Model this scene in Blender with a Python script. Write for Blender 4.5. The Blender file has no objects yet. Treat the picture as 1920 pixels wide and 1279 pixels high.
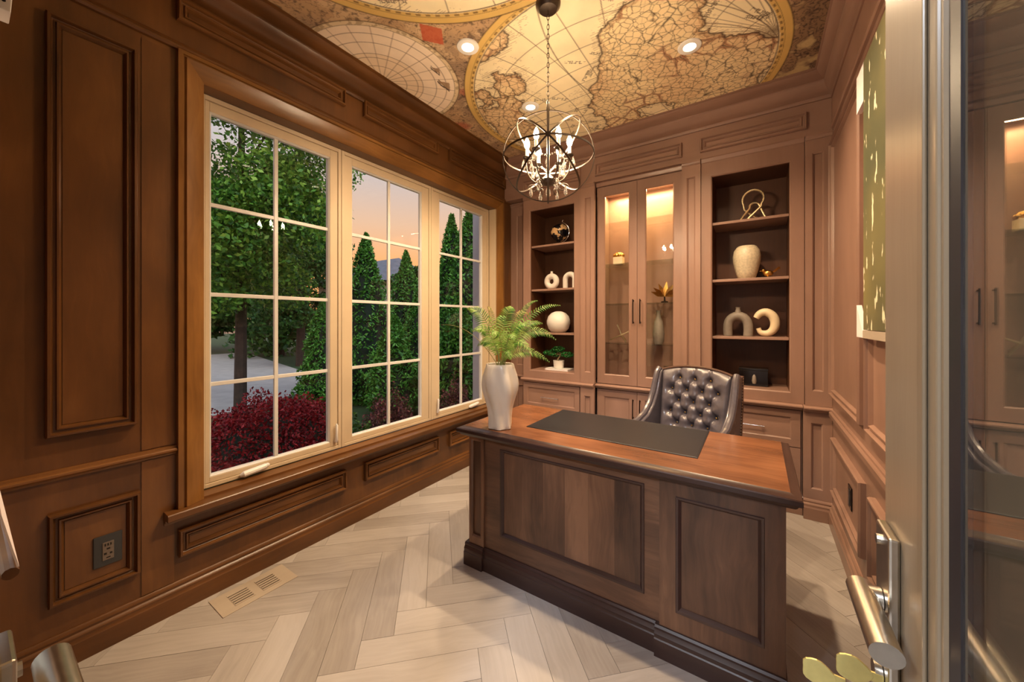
import bpy, bmesh, math, random
import numpy as np
from mathutils import Vector, Matrix

# ------------------------------------------------------------------ camera, sky, exposure
SC = bpy.context.scene
COL = SC.collection
YAW = math.atan(460 / 692.0)
cam_d = bpy.data.cameras.new('camera')
cam_d.sensor_width = 36.0
cam_d.lens = 692.0 / 1920.0 * 36.0
cam_d.shift_y = -38.5 / 1920.0
cam_d.clip_start = 0.01
cam_d.clip_end = 200
cam = bpy.data.objects.new('camera', cam_d)
cam.location = (0, 0, 1.36)
cam.rotation_euler = (math.radians(90), 0, YAW)
COL.objects.link(cam)
SC.camera = cam

SC.view_settings.view_transform = 'Standard'
SC.view_settings.look = 'None'
SC.view_settings.gamma = 1.0
SC.view_settings.use_curve_mapping = False
SC.view_settings.exposure = 1.0


def lin(r, g, b):
    f = lambda c: ((c / 255.0) / 12.92 if c <= 10.3 else (((c / 255.0) + 0.055) / 1.055) ** 2.4)
    return (f(r), f(g), f(b), 1.0)


SKY_STRENGTH = 0.62
world = bpy.data.worlds.new('dusk_sky')
SC.world = world
world.use_nodes = True
wn = world.node_tree
wn.nodes.clear()
_o = wn.nodes.new('ShaderNodeOutputWorld')
_b = wn.nodes.new('ShaderNodeBackground')
_t = wn.nodes.new('ShaderNodeTexCoord')
_s = wn.nodes.new('ShaderNodeSeparateXYZ')
_r = wn.nodes.new('ShaderNodeValToRGB')
wn.links.new(_t.outputs['Generated'], _s.inputs[0])
wn.links.new(_s.outputs['Z'], _r.inputs[0])
wn.links.new(_r.outputs[0], _b.inputs[0])
wn.links.new(_b.outputs[0], _o.inputs[0])
_b.inputs[1].default_value = SKY_STRENGTH
_cr = _r.color_ramp
_cr.elements[0].position = 0.0
_cr.elements[0].color = lin(150, 120, 100)
_cr.elements[1].position = 0.015
_cr.elements[1].color = lin(238, 160, 95)
for _p, _c in ((0.14, (242, 172, 108)), (0.24, (222, 182, 150)), (0.36, (190, 180, 178)), (0.55, (172, 184, 208)), (1.0, (165, 182, 212))):
    _e = _cr.elements.new(_p)
    _e.color = lin(*_c)

# soft fill sun added high above the house to brighten the garden
_sd = bpy.data.lights.new('garden_fill_sun', 'SUN')
_sd.energy = 1.2
_sd.angle = math.radians(50)
_sd.color = (0.95, 0.98, 1.0)
_so = bpy.data.objects.new('garden_fill_sun', _sd)
COL.objects.link(_so)
_so.location = (2, 0, 12)
_so.rotation_euler = (math.radians(18), math.radians(38), 0)

WARM = (1.0, 0.72, 0.44)
POT_W = 62.0       # watts of each recessed spot
BULB_L = 270.0     # radiance of the chandelier bulbs
LED_W = 9.0        # watts of the light bar in the glazed cabinet
HALL_W = 150.0      # watts of each unseen fill lamp added in the hall
HALL_C = (0.84, 0.90, 1.0)

# ------------------------------------------------------------------ helpers
PI = math.pi
WL = {}


class MB:
    def __init__(self):
        self.v = []
        self.f = []

    def add(self, vs, fs):
        n = len(self.v)
        self.v += [tuple(p) for p in vs]
        self.f += [tuple(i + n for i in q) for q in fs]
        return self

    def box(self, x0, x1, y0, y1, z0, z1):
        return self.add([(x0, y0, z0), (x1, y0, z0), (x1, y1, z0), (x0, y1, z0), (x0, y0, z1), (x1, y0, z1), (x1, y1, z1), (x0, y1, z1)],
                        [(3, 2, 1, 0), (4, 5, 6, 7), (0, 1, 5, 4), (1, 2, 6, 5), (2, 3, 7, 6), (3, 0, 4, 7)])

    def tube(self, pts, r, n=8, closed=False, flat=None):
        pts = [Vector(p) for p in pts]
        m = len(pts)
        rr = r if isinstance(r, (list, tuple)) else [r] * m
        vs, fs = [], []
        t0 = (pts[1] - pts[0]).normalized()
        up = Vector((0, 0, 1)) if abs(t0.z) < 0.9 else Vector((1, 0, 0))
        nrm = (up - t0 * up.dot(t0)).normalized()
        for i in range(m):
            if closed:
                t = (pts[(i + 1) % m] - pts[i - 1]).normalized()
            else:
                t = (pts[min(i + 1, m - 1)] - pts[max(i - 1, 0)]).normalized()
            nrm = (nrm - t * nrm.dot(t))
            if nrm.length < 1e-6:
                nrm = t.orthogonal()
            nrm.normalize()
            b = t.cross(nrm)
            for k in range(n):
                a = 2 * PI * k / n
                ca, sa = math.cos(a), math.sin(a)
                if flat:
                    ca *= flat
                vs.append(pts[i] + (nrm * ca + b * sa) * rr[i])
        seg = m if closed else m - 1
        for i in range(seg):
            j = (i + 1) % m
            for k in range(n):
                l = (k + 1) % n
                fs.append((i * n + k, i * n + l, j * n + l, j * n + k))
        if not closed:
            fs.append(tuple(range(n - 1, -1, -1)))
            fs.append(tuple((m - 1) * n + k for k in range(n)))
        return self.add(vs, fs)

    def lathe(self, prof, n=32, c=(0, 0, 0), mod=None):
        vs, fs = [], []
        for (r, z) in prof:
            for k in range(n):
                a = 2 * PI * k / n
                q = r * (mod(a, z) if mod else 1.0)
                vs.append((c[0] + q * math.cos(a), c[1] + q * math.sin(a), c[2] + z))
        for i in range(len(prof) - 1):
            for k in range(n):
                l = (k + 1) % n
                fs.append((i * n + k, i * n + l, (i + 1) * n + l, (i + 1) * n + k))
        fs.append(tuple(range(n - 1, -1, -1)))
        fs.append(tuple((len(prof) - 1) * n + k for k in range(n)))
        return self.add(vs, fs)

    def sphere(self, c, r, nu=16, nv=10):
        r = r if isinstance(r, (tuple, list)) else (r, r, r)
        vs = [(c[0], c[1], c[2] - r[2])]
        for i in range(1, nv):
            p = -PI / 2 + PI * i / nv
            for k in range(nu):
                a = 2 * PI * k / nu
                vs.append((c[0] + r[0] * math.cos(p) * math.cos(a), c[1] + r[1] * math.cos(p) * math.sin(a), c[2] + r[2] * math.sin(p)))
        vs.append((c[0], c[1], c[2] + r[2]))
        fs = []
        for k in range(nu):
            l = (k + 1) % nu
            fs.append((0, 1 + l, 1 + k))
            fs.append((len(vs) - 1, 1 + (nv - 2) * nu + k, 1 + (nv - 2) * nu + l))
        for i in range(nv - 2):
            for k in range(nu):
                l = (k + 1) % nu
                fs.append((1 + i * nu + k, 1 + i * nu + l, 1 + (i + 1) * nu + l, 1 + (i + 1) * nu + k))
        return self.add(vs, fs)

    def frame(self, P, u0, u1, v0, v1, prof):
        # mitred rectangular moulding; prof = [(inset, height)], P maps (u, v, h) to a point
        n = len(prof)
        vs = []
        for (a, b, su, sv) in ((u0, v0, 1, 1), (u1, v0, -1, 1), (u1, v1, -1, -1), (u0, v1, 1, -1)):
            for (d, h) in prof:
                vs.append(P(a + su * d, b + sv * d, h))
        fs = []
        for i in range(4):
            j = (i + 1) % 4
            for k in range(n - 1):
                fs.append((i * n + k, j * n + k, j * n + k + 1, i * n + k + 1))
            fs.append((i * n + n - 1, j * n + n - 1, j * n, i * n))
        return self.add(vs, fs)

    def pbox(self, P, u0, u1, v0, v1, h0, h1):
        vs = [P(u, v, h) for h in (h0, h1) for (u, v) in ((u0, v0), (u1, v0), (u1, v1), (u0, v1))]
        return self.add(vs, [(3, 2, 1, 0), (4, 5, 6, 7), (0, 1, 5, 4), (1, 2, 6, 5), (2, 3, 7, 6), (3, 0, 4, 7)])

    def sweep(self, prof, P, a, b):
        # straight moulding: prof = [(h, v)] closed section, P maps (u, v, h), from u=a to u=b
        n = len(prof)
        vs = [P(u, v, h) for u in (a, b) for (h, v) in prof]
        fs = [(k, (k + 1) % n, n + (k + 1) % n, n + k) for k in range(n)]
        fs += [tuple(range(n)), tuple(range(2 * n - 1, n - 1, -1))]
        return self.add(vs, fs)

    def prism(self, poly, axis, a, b):
        n = len(poly)

        def q(p, t):
            if axis == 'X':
                return (t, p[0], p[1])
            if axis == 'Y':
                return (p[0], t, p[1])
            return (p[0], p[1], t)
        vs = [q(p, t) for t in (a, b) for p in poly]
        fs = [(k, (k + 1) % n, n + (k + 1) % n, n + k) for k in range(n)]
        fs += [tuple(range(n)), tuple(range(2 * n - 1, n - 1, -1))]
        return self.add(vs, fs)

    def build(self, name, mat, parent=None, smooth=False, bevel=0.0, local=False, ang=35, sub=0):
        me = bpy.data.meshes.new(name)
        o = bpy.data.objects.new(name, me)
        COL.objects.link(o)
        org = Vector((0, 0, 0))
        if parent is not None:
            o.parent = parent
            if not local:
                org = WL.get(parent.name, Vector((0, 0, 0)))
            WL[o.name] = org if not local else Vector((0, 0, 0))
        elif not local:
            xs = [p[0] for p in self.v]
            ys = [p[1] for p in self.v]
            zs = [p[2] for p in self.v]
            org = Vector(((min(xs) + max(xs)) / 2, (min(ys) + max(ys)) / 2, min(zs)))
            o.location = org
            WL[o.name] = org
        me.from_pydata([(p[0] - org.x, p[1] - org.y, p[2] - org.z) for p in self.v], [], self.f)
        bm = bmesh.new()
        bm.from_mesh(me)
        bmesh.ops.recalc_face_normals(bm, faces=bm.faces)
        bm.to_mesh(me)
        bm.free()
        if mat:
            me.materials.append(mat)
        if smooth:
            me.polygons.foreach_set('use_smooth', [True] * len(me.polygons))
            me.set_sharp_from_angle(angle=math.radians(ang))
        if bevel:
            md = o.modifiers.new('bevel', 'BEVEL')
            md.width = bevel
            md.segments = 2
            md.limit_method = 'ANGLE'
            md.angle_limit = math.radians(40)
        if sub:
            md = o.modifiers.new('sub', 'SUBSURF')
            md.levels = sub
            md.render_levels = sub
        return o


def empty(name, loc, rz=0.0):
    o = bpy.data.objects.new(name, None)
    o.location = loc
    o.rotation_euler = (0, 0, rz)
    o.empty_display_size = 0.05
    COL.objects.link(o)
    WL[o.name] = Vector(loc)
    return o


def tag(o, label, cat, group=None, kind=None):
    o['label'] = label
    o['category'] = cat
    if group:
        o['group'] = group
    if kind:
        o['kind'] = kind
    return o


def PL(x0):            # left wall plane, h towards the room
    return lambda u, v, h: (x0 + h, u, v)


def PR(x0):            # right wall plane
    return lambda u, v, h: (x0 - h, u, v)


def PB(y0):            # plane facing the camera
    return lambda u, v, h: (u, y0 - h, v)


def PF(y0):            # plane facing away from the camera
    return lambda u, v, h: (u, y0 + h, v)


def light(name, kind, loc, watts, color, size=0.05, spot=None, blend=0.5, rot=(0, 0, 0), parent=None):
    d = bpy.data.lights.new(name, kind)
    d.energy = watts
    d.color = color
    if kind == 'SPOT':
        d.spot_size = math.radians(spot)
        d.spot_blend = blend
        d.shadow_soft_size = size
    elif kind == 'POINT':
        d.shadow_soft_size = size
    else:
        d.shape = 'RECTANGLE'
        d.size, d.size_y = size
    o = bpy.data.objects.new(name, d)
    COL.objects.link(o)
    if parent is not None:
        o.parent = parent
        w = WL.get(parent.name, Vector((0, 0, 0)))
        o.location = Vector(loc) - w
    else:
        o.location = loc
    o.rotation_euler = rot
    return o


# ------------------------------------------------------------------ materials
def new_mat(name):
    m = bpy.data.materials.new(name)
    m.use_nodes = True
    nt = m.node_tree
    return m, nt, nt.nodes['Principled BSDF']


def N(nt, t, **kw):
    n = nt.nodes.new(t)
    for k, v in kw.items():
        setattr(n, k, v)
    return n


def math_n(nt, op, a, b=None, c=None):
    n = nt.nodes.new('ShaderNodeMath')
    n.operation = op
    for i, x in enumerate((a, b, c)):
        if x is None:
            continue
        if isinstance(x, (int, float)):
            n.inputs[i].default_value = x
        else:
            nt.links.new(x, n.inputs[i])
    return n.outputs[0]


def plain(name, col, rough=0.5, metal=0.0, spec=0.5, noise=0.0, nscale=30.0, bump=0.0, coat=0.0, emit=None, es=0.0):
    m, nt, b = new_mat(name)
    b.inputs['Base Color'].default_value = col
    b.inputs['Roughness'].default_value = rough
    b.inputs['Metallic'].default_value = metal
    b.inputs['Specular IOR Level'].default_value = spec
    b.inputs['Coat Weight'].default_value = coat
    b.inputs['Coat Roughness'].default_value = 0.15
    if noise or bump:
        tc = N(nt, 'ShaderNodeTexCoord')
        nz = N(nt, 'ShaderNodeTexNoise')
        nz.inputs['Scale'].default_value = nscale
        nz.inputs['Detail'].default_value = 4
        nt.links.new(tc.outputs['Object'], nz.inputs['Vector'])
        if noise:
            mx = N(nt, 'ShaderNodeMixRGB')
            mx.blend_type = 'MULTIPLY'
            mx.inputs[0].default_value = noise
            mx.inputs[1].default_value = col
            rp = N(nt, 'ShaderNodeValToRGB')
            rp.color_ramp.elements[0].position = 0.3
            rp.color_ramp.elements[0].color = (0.35, 0.35, 0.35, 1)
            rp.color_ramp.elements[1].position = 0.65
            rp.color_ramp.elements[1].color = (1.1, 1.1, 1.1, 1)
            nt.links.new(nz.outputs[0], rp.inputs[0])
            nt.links.new(rp.outputs[0], mx.inputs[2])
            nt.links.new(mx.outputs[0], b.inputs['Base Color'])
        if bump:
            bp = N(nt, 'ShaderNodeBump')
            bp.inputs['Strength'].default_value = bump
            bp.inputs['Distance'].default_value = 0.002
            nt.links.new(nz.outputs[0], bp.inputs['Height'])
            nt.links.new(bp.outputs[0], b.inputs['Normal'])
    if emit:
        b.inputs['Emission Color'].default_value = emit
        b.inputs['Emission Strength'].default_value = es
    return m


def wood(name, dark, mid, light_, axis='Z', rough=0.38, blotch=0.5, grain=1.0, coat=0.0, var=0.12, bump=0.15, spec=0.45, gscale=1.0):
    m, nt, b = new_mat(name)
    tc = N(nt, 'ShaderNodeTexCoord')
    oi = N(nt, 'ShaderNodeObjectInfo')
    off = N(nt, 'ShaderNodeVectorMath', operation='SCALE')
    off.inputs[0].default_value = (7.3, 11.1, 5.7)
    nt.links.new(oi.outputs['Random'], off.inputs['Scale'])
    addv = N(nt, 'ShaderNodeVectorMath', operation='ADD')
    nt.links.new(tc.outputs['Object'], addv.inputs[0])
    nt.links.new(off.outputs[0], addv.inputs[1])
    # distort a little so that the grain is not ruler straight
    dn = N(nt, 'ShaderNodeTexNoise')
    dn.inputs['Scale'].default_value = 3.0 * gscale
    nt.links.new(addv.outputs[0], dn.inputs['Vector'])
    ds = N(nt, 'ShaderNodeVectorMath', operation='SCALE')
    ds.inputs['Scale'].default_value = 0.09
    nt.links.new(dn.outputs['Color'], ds.inputs[0])
    ad2 = N(nt, 'ShaderNodeVectorMath', operation='ADD')
    nt.links.new(addv.outputs[0], ad2.inputs[0])
    nt.links.new(ds.outputs[0], ad2.inputs[1])
    mp = N(nt, 'ShaderNodeMapping')
    k = 60.0 * gscale
    s = {'X': (k * 0.03, k, k), 'Y': (k, k * 0.03, k), 'Z': (k, k, k * 0.03)}[axis]
    mp.inputs['Scale'].default_value = s
    nt.links.new(ad2.outputs[0], mp.inputs['Vector'])
    g = N(nt, 'ShaderNodeTexNoise')
    g.inputs['Scale'].default_value = 1.0
    g.inputs['Detail'].default_value = 5
    g.inputs['Roughness'].default_value = 0.6
    nt.links.new(mp.outputs[0], g.inputs['Vector'])
    mp2 = N(nt, 'ShaderNodeMapping')
    k2 = 6.0
    s2 = {'X': (k2 * 0.35, k2, k2), 'Y': (k2, k2 * 0.35, k2), 'Z': (k2, k2, k2 * 0.35)}[axis]
    mp2.inputs['Scale'].default_value = s2
    nt.links.new(ad2.outputs[0], mp2.inputs['Vector'])
    bl = N(nt, 'ShaderNodeTexNoise')
    bl.inputs['Scale'].default_value = 1.0
    bl.inputs['Detail'].default_value = 3
    nt.links.new(mp2.outputs[0], bl.inputs['Vector'])
    a = math_n(nt, 'MULTIPLY_ADD', g.outputs[0], 0.55 * grain, 0.5 - 0.275 * grain)
    c = math_n(nt, 'MULTIPLY_ADD', bl.outputs[0], 1.2 * blotch, -0.6 * blotch)
    t = math_n(nt, 'ADD', a, c)
    r1 = math_n(nt, 'MULTIPLY_ADD', oi.outputs['Random'], 2 * var, -var)
    t2 = math_n(nt, 'ADD', t, r1)
    rp = N(nt, 'ShaderNodeValToRGB')
    e = rp.color_ramp.elements
    e[0].position = 0.18
    e[0].color = dark
    e[1].position = 0.85
    e[1].color = light_
    x = rp.color_ramp.elements.new(0.5)
    x.color = mid
    nt.links.new(t2, rp.inputs[0])
    nt.links.new(rp.outputs[0], b.inputs['Base Color'])
    b.inputs['Roughness'].default_value = rough
    b.inputs['Specular IOR Level'].default_value = spec
    b.inputs['Coat Weight'].default_value = coat
    b.inputs['Coat Roughness'].default_value = 0.2
    if bump:
        bp = N(nt, 'ShaderNodeBump')
        bp.inputs['Strength'].default_value = bump
        bp.inputs['Distance'].default_value = 0.0015
        nt.links.new(g.outputs[0], bp.inputs['Height'])
        nt.links.new(bp.outputs[0], b.inputs['Normal'])
    return m


def pane_mat(name, ior=1.5, tint=(1, 1, 1, 1), rough=0.0):
    m = bpy.data.materials.new(name)
    m.use_nodes = True
    nt = m.node_tree
    nt.nodes.clear()
    o = N(nt, 'ShaderNodeOutputMaterial')
    mx = N(nt, 'ShaderNodeMixShader')
    tr = N(nt, 'ShaderNodeBsdfTransparent')
    tr.inputs[0].default_value = tint
    gl = N(nt, 'ShaderNodeBsdfGlossy')
    gl.inputs['Roughness'].default_value = rough
    fr = N(nt, 'ShaderNodeFresnel')
    geo = N(nt, 'ShaderNodeNewGeometry')       # same reflectance on both faces of the thin pane
    nt.links.new(math_n(nt, 'MULTIPLY_ADD', geo.outputs['Backfacing'], 1.0 / ior - ior, ior), fr.inputs['IOR'])
    nt.links.new(fr.outputs[0], mx.inputs[0])
    nt.links.new(tr.outputs[0], mx.inputs[1])
    nt.links.new(gl.outputs[0], mx.inputs[2])
    nt.links.new(mx.outputs[0], o.inputs[0])
    return m


def emitter(name, col, strength):
    m = bpy.data.materials.new(name)
    m.use_nodes = True
    nt = m.node_tree
    nt.nodes.clear()
    o = N(nt, 'ShaderNodeOutputMaterial')
    e = N(nt, 'ShaderNodeEmission')
    e.inputs[0].default_value = col
    e.inputs[1].default_value = strength
    nt.links.new(e.outputs[0], o.inputs[0])
    return m


def leaf_mat(name, cols, rough=0.5, trans=0.25):
    m, nt, b = new_mat(name)
    g = N(nt, 'ShaderNodeNewGeometry')
    rp = N(nt, 'ShaderNodeValToRGB')
    e = rp.color_ramp.elements
    e[0].position = 0.0
    e[0].color = cols[0]
    e[1].position = 1.0
    e[1].color = cols[-1]
    for i, c in enumerate(cols[1:-1]):
        x = e.new((i + 1) / (len(cols) - 1))
        x.color = c
    nt.links.new(g.outputs['Random Per Island'], rp.inputs[0])
    nt.links.new(rp.outputs[0], b.inputs['Base Color'])
    b.inputs['Roughness'].default_value = rough
    b.inputs['Specular IOR Level'].default_value = 0.3
    if trans:
        tl = N(nt, 'ShaderNodeBsdfTranslucent')
        mx = N(nt, 'ShaderNodeMixShader')
        mx.inputs[0].default_value = trans
        out = nt.nodes['Material Output']
        nt.links.new(rp.outputs[0], tl.inputs[0])
        nt.links.new(b.outputs[0], mx.inputs[1])
        nt.links.new(tl.outputs[0], mx.inputs[2])
        nt.links.new(mx.outputs[0], out.inputs[0])
    return m


M = {}
# one stain, two copies: panelling darkened as shaded, built-ins lightened as lit
_D, _M, _L = lin(62, 38, 18), lin(102, 65, 33), lin(142, 96, 52)
for ax in 'XYZ':
    M['pan' + ax] = wood('wood_panelling_' + ax, _D, _M, _L, axis=ax, rough=0.30, blotch=0.55, grain=0.32, var=0.10, bump=0.03)
_D2, _M2, _L2 = lin(126, 97, 83), lin(149, 117, 102), lin(168, 133, 117)
for ax in 'XYZ':
    M['cab' + ax] = wood('wood_cabinet_' + ax, _D2, _M2, _L2, axis=ax, rough=0.33, blotch=0.40, grain=0.28, var=0.06, bump=0.02)
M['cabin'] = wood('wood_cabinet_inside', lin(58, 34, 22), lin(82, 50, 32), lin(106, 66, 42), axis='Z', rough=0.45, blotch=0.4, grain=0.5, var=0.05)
_D3, _M3, _L3 = lin(62, 44, 36), lin(98, 70, 54), lin(134, 98, 74)
for ax in 'XZ':
    M['desk' + ax] = wood('wood_desk_' + ax, _D3, _M3, _L3, axis=ax, rough=0.34, blotch=0.9, grain=0.9, var=0.22, bump=0.12)
M['desktop'] = wood('wood_desk_top', lin(84, 54, 38), lin(126, 82, 56), lin(160, 108, 72), axis='X', rough=0.24, blotch=0.7, grain=0.8, var=0.05, bump=0.08)
M['deskdark'] = wood('wood_desk_dark_moulding', lin(46, 32, 30), lin(62, 44, 40), lin(80, 58, 52), axis='X', rough=0.3, blotch=0.4, grain=0.4, var=0.04, bump=0.05)
M['casing'] = wood('wood_window_casing', lin(96, 62, 26), lin(132, 90, 44), lin(164, 118, 62), axis='Z', rough=0.3, blotch=0.8, grain=0.7, var=0.06)
M['casingY'] = wood('wood_window_casing_head', lin(96, 62, 26), lin(132, 90, 44), lin(164, 118, 62), axis='Y', rough=0.3, blotch=0.8, grain=0.7, var=0.06)
M['plank'] = wood('oak_floor_plank', lin(148, 140, 134), lin(176, 169, 164), lin(194, 188, 184), axis='X', rough=0.3, blotch=0.35, grain=0.8, var=0.2, bump=0.1, spec=0.5)
M['underfloor'] = plain('subfloor_dark', lin(70, 58, 48), 0.8, noise=0.5)
M['vent'] = wood('oak_floor_register', lin(160, 146, 130), lin(180, 166, 150), lin(194, 182, 166), axis='Y', rough=0.4, blotch=0.3, grain=0.5)
M['dark'] = plain('vent_dark', lin(24, 18, 14), 0.8, noise=0.3)
M['vinyl'] = plain('cream_window_vinyl', lin(210, 190, 160), 0.35, noise=0.08, nscale=6)
M['vinylw'] = plain('white_window_bead', lin(218, 216, 212), 0.3, noise=0.06, nscale=6)
M['pane'] = pane_mat('window_glass', 1.25)
M['dpane'] = pane_mat('door_glass', 2.6, (0.93, 0.95, 0.94, 1))
M['cpane'] = pane_mat('cabinet_glass', 1.5)
M['shelfglass'] = pane_mat('glass_shelf', 1.55, (0.93, 0.97, 0.95, 1))
M['steel'] = plain('brushed_steel', lin(196, 190, 180), 0.28, 1.0, noise=0.15, nscale=90)
M['darkmetal'] = plain('dark_bronze_pull', lin(52, 42, 38), 0.35, 0.9, noise=0.2)
M['nickel'] = plain('satin_nickel_pull', lin(205, 196, 190), 0.25, 1.0, noise=0.1)
M['iron'] = plain('dark_silver_iron', lin(104, 94, 86), 0.38, 1.0, noise=0.35, nscale=50)
M['gold'] = plain('gold_leaf', lin(214, 168, 92), 0.28, 1.0, noise=0.35, nscale=60, bump=0.4)
M['palegold'] = plain('pale_gold', lin(224, 206, 168), 0.3, 0.9, noise=0.5, nscale=120)
M['ceramic'] = plain('white_ceramic', lin(226, 220, 212), 0.45, noise=0.08, nscale=20)
M['cream'] = plain('cream_ceramic', lin(226, 206, 172), 0.4, noise=0.1, nscale=12)
M['vasew'] = plain('ivory_satin_vase', lin(226, 217, 202), 0.32, noise=0.06, nscale=10, coat=0.2)
M['mottle'] = plain('mottled_ivory_vase', lin(214, 200, 172), 0.4, noise=0.35, nscale=70, bump=0.2)
M['greyc'] = plain('grey_stoneware', lin(136, 126, 116), 0.55, noise=0.2, nscale=40)
M['black'] = plain('black_gloss', lin(22, 18, 18), 0.18, noise=0.2)
M['blackmat'] = plain('black_leather_pad', lin(32, 32, 37), 0.40, noise=0.15, nscale=200, bump=0.1)
M['leather'] = plain('dark_tufted_leather', lin(90, 83, 88), 0.27, noise=0.18, nscale=50, bump=0.12, coat=0.35)
M['leatherbrown'] = plain('brown_leather_trim', lin(84, 58, 46), 0.33, noise=0.3, nscale=80, bump=0.15)
M['whitep'] = plain('white_plastic', lin(234, 230, 224), 0.4, noise=0.05)
M['plate'] = plain('graphite_wall_plate', lin(52, 54, 58), 0.3, noise=0.1)
M['plated'] = plain('outlet_grey_face', lin(116, 104, 96), 0.5, noise=0.3, nscale=160)
M['doorw'] = wood('taupe_door_finish', lin(112, 98, 78), lin(136, 120, 98), lin(156, 140, 116), axis='Z', rough=0.3, blotch=0.5, grain=0.4, var=0.04)
M['gasket'] = plain('dark_glazing_gasket', lin(46, 42, 44), 0.35, noise=0.2)
M['linen'] = plain('white_shade_cloth', lin(236, 226, 228), 0.8, noise=0.1, nscale=200)
M['drywall'] = plain('hall_wall_paint', lin(222, 216, 206), 0.7, noise=0.05, nscale=8)
M['bulb'] = emitter('candle_bulb_glow', (1.0, 0.74, 0.46, 1), BULB_L)
M['lens'] = emitter('recessed_lamp_lens', (1.0, 0.80, 0.55, 1), 9.0)
M['hallfill'] = emitter('hall_fill_lens', (1.0, 0.95, 0.9, 1), 6.0)
M['led'] = emitter('led_strip', (1.0, 0.72, 0.40, 1), 6.0)
_m, _nt, _bs = new_mat('clear_crystal')
_bs.inputs['Base Color'].default_value = (1, 0.97, 0.92, 1)
_bs.inputs['Transmission Weight'].default_value = 0.85
_bs.inputs['Roughness'].default_value = 0.04
_bs.inputs['IOR'].default_value = 1.6
M['crystal'] = _m
M['sleeve'] = plain('candle_sleeve', lin(230, 215, 190), 0.5, noise=0.05)
M['bark'] = plain('tree_bark', lin(58, 46, 38), 0.9, noise=0.6, nscale=14, bump=0.8)
M['leafg'] = leaf_mat('maple_leaves', [lin(44, 88, 34), lin(70, 124, 44), lin(100, 154, 54), lin(150, 192, 80)])
M['leafd'] = leaf_mat('far_tree_leaves', [lin(28, 64, 28), lin(44, 90, 38), lin(74, 122, 50)])
M['cedar'] = leaf_mat('cedar_foliage', [lin(40, 88, 30), lin(58, 112, 38), lin(80, 140, 50), lin(104, 160, 64)], trans=0.1)
M['cedarcore'] = plain('dark_foliage_core', lin(14, 30, 14), 0.9, noise=0.6, nscale=12)  # dark filler added inside cedars and shrubs to block light between leaves
M['redleaf'] = leaf_mat('red_maple_leaves', [lin(80, 14, 22), lin(130, 24, 34), lin(160, 42, 48), lin(104, 22, 28)])
M['barberry'] = leaf_mat('barberry_leaves', [lin(70, 42, 50), lin(104, 62, 70), lin(150, 92, 94), lin(60, 84, 46)])
M['shrub'] = leaf_mat('green_shrub_leaves', [lin(34, 70, 28), lin(56, 104, 40), lin(96, 146, 62)])
M['grass'] = plain('lawn_grass', lin(44, 70, 32), 0.9, noise=0.6, nscale=4, bump=0.5)
M['asphalt'] = plain('driveway_concrete', lin(172, 166, 160), 0.85, noise=0.25, nscale=3)
M['roof'] = plain('grey_roof_shingle', lin(104, 108, 118), 0.9, noise=0.4, nscale=3)
M['stucco'] = plain('house_wall_stucco', lin(160, 150, 140), 0.9, noise=0.2, nscale=5)
M['postw'] = plain('porch_post_paint', lin(190, 190, 200), 0.5, noise=0.08, nscale=4)
M['fern'] = leaf_mat('fern_green', [lin(76, 124, 48), lin(110, 154, 62), lin(150, 184, 88), lin(186, 208, 124)], trans=0.3)
M['fernold'] = leaf_mat('fern_dry', [lin(150, 150, 90), lin(186, 172, 110), lin(160, 140, 80)], trans=0.35)
M['fernstem'] = plain('fern_stem', lin(128, 136, 78), 0.6, noise=0.2)
M['bonsai'] = leaf_mat('bonsai_green', [lin(18, 74, 30), lin(30, 102, 42), lin(56, 132, 60)], trans=0.1)
M['glitter'] = plain('gold_world_map', lin(206, 172, 120), 0.3, 0.7, noise=0.8, nscale=25)

# ------------------------------------------------------------------ the room shell
XL, XR, YB, ZC = -2.27, 0.42, 3.62, 2.98
XLO = XL - 0.16            # outer face of the window wall
W0, W1, WZ0, WZ1 = 0.668, 3.12, 0.478, 2.535     # window opening
MOULD = [(0, 0), (0, 0.020), (0.004, 0.028), (0.011, 0.029), (0.014, 0.022), (0.015, 0.012), (0.019, 0.009), (0.025, 0.010), (0.028, 0.018), (0.033, 0.018), (0.038, 0.009), (0.042, 0.0)]

# floor: dark bed with real herringbone planks
fl = MB().box(XL - 0.02, XR + 0.02, -0.12, YB, -0.06, -0.012).build('floor', M['underfloor'])
tag(fl, 'pale oak herringbone floor running under the desk', 'floor', kind='structure')


def clip_poly(poly, x0, x1, y0, y1):
    def cut(pts, ax, lim, keep):
        out = []
        for i in range(len(pts)):
            a, b = pts[i - 1], pts[i]
            ia, ib = keep(a[ax], lim), keep(b[ax], lim)
            if ia != ib:
                t = (lim - a[ax]) / (b[ax] - a[ax])
                out.append((a[0] + (b[0] - a[0]) * t, a[1] + (b[1] - a[1]) * t))
            if ib:
                out.append(b)
        return out
    ge = lambda v, l: v >= l
    le = lambda v, l: v <= l
    for ax, lim, k in ((0, x0, ge), (0, x1, le), (1, y0, ge), (1, y1, le)):
        poly = cut(poly, ax, lim, k)
        if len(poly) < 3:
            return []
    return poly


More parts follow.
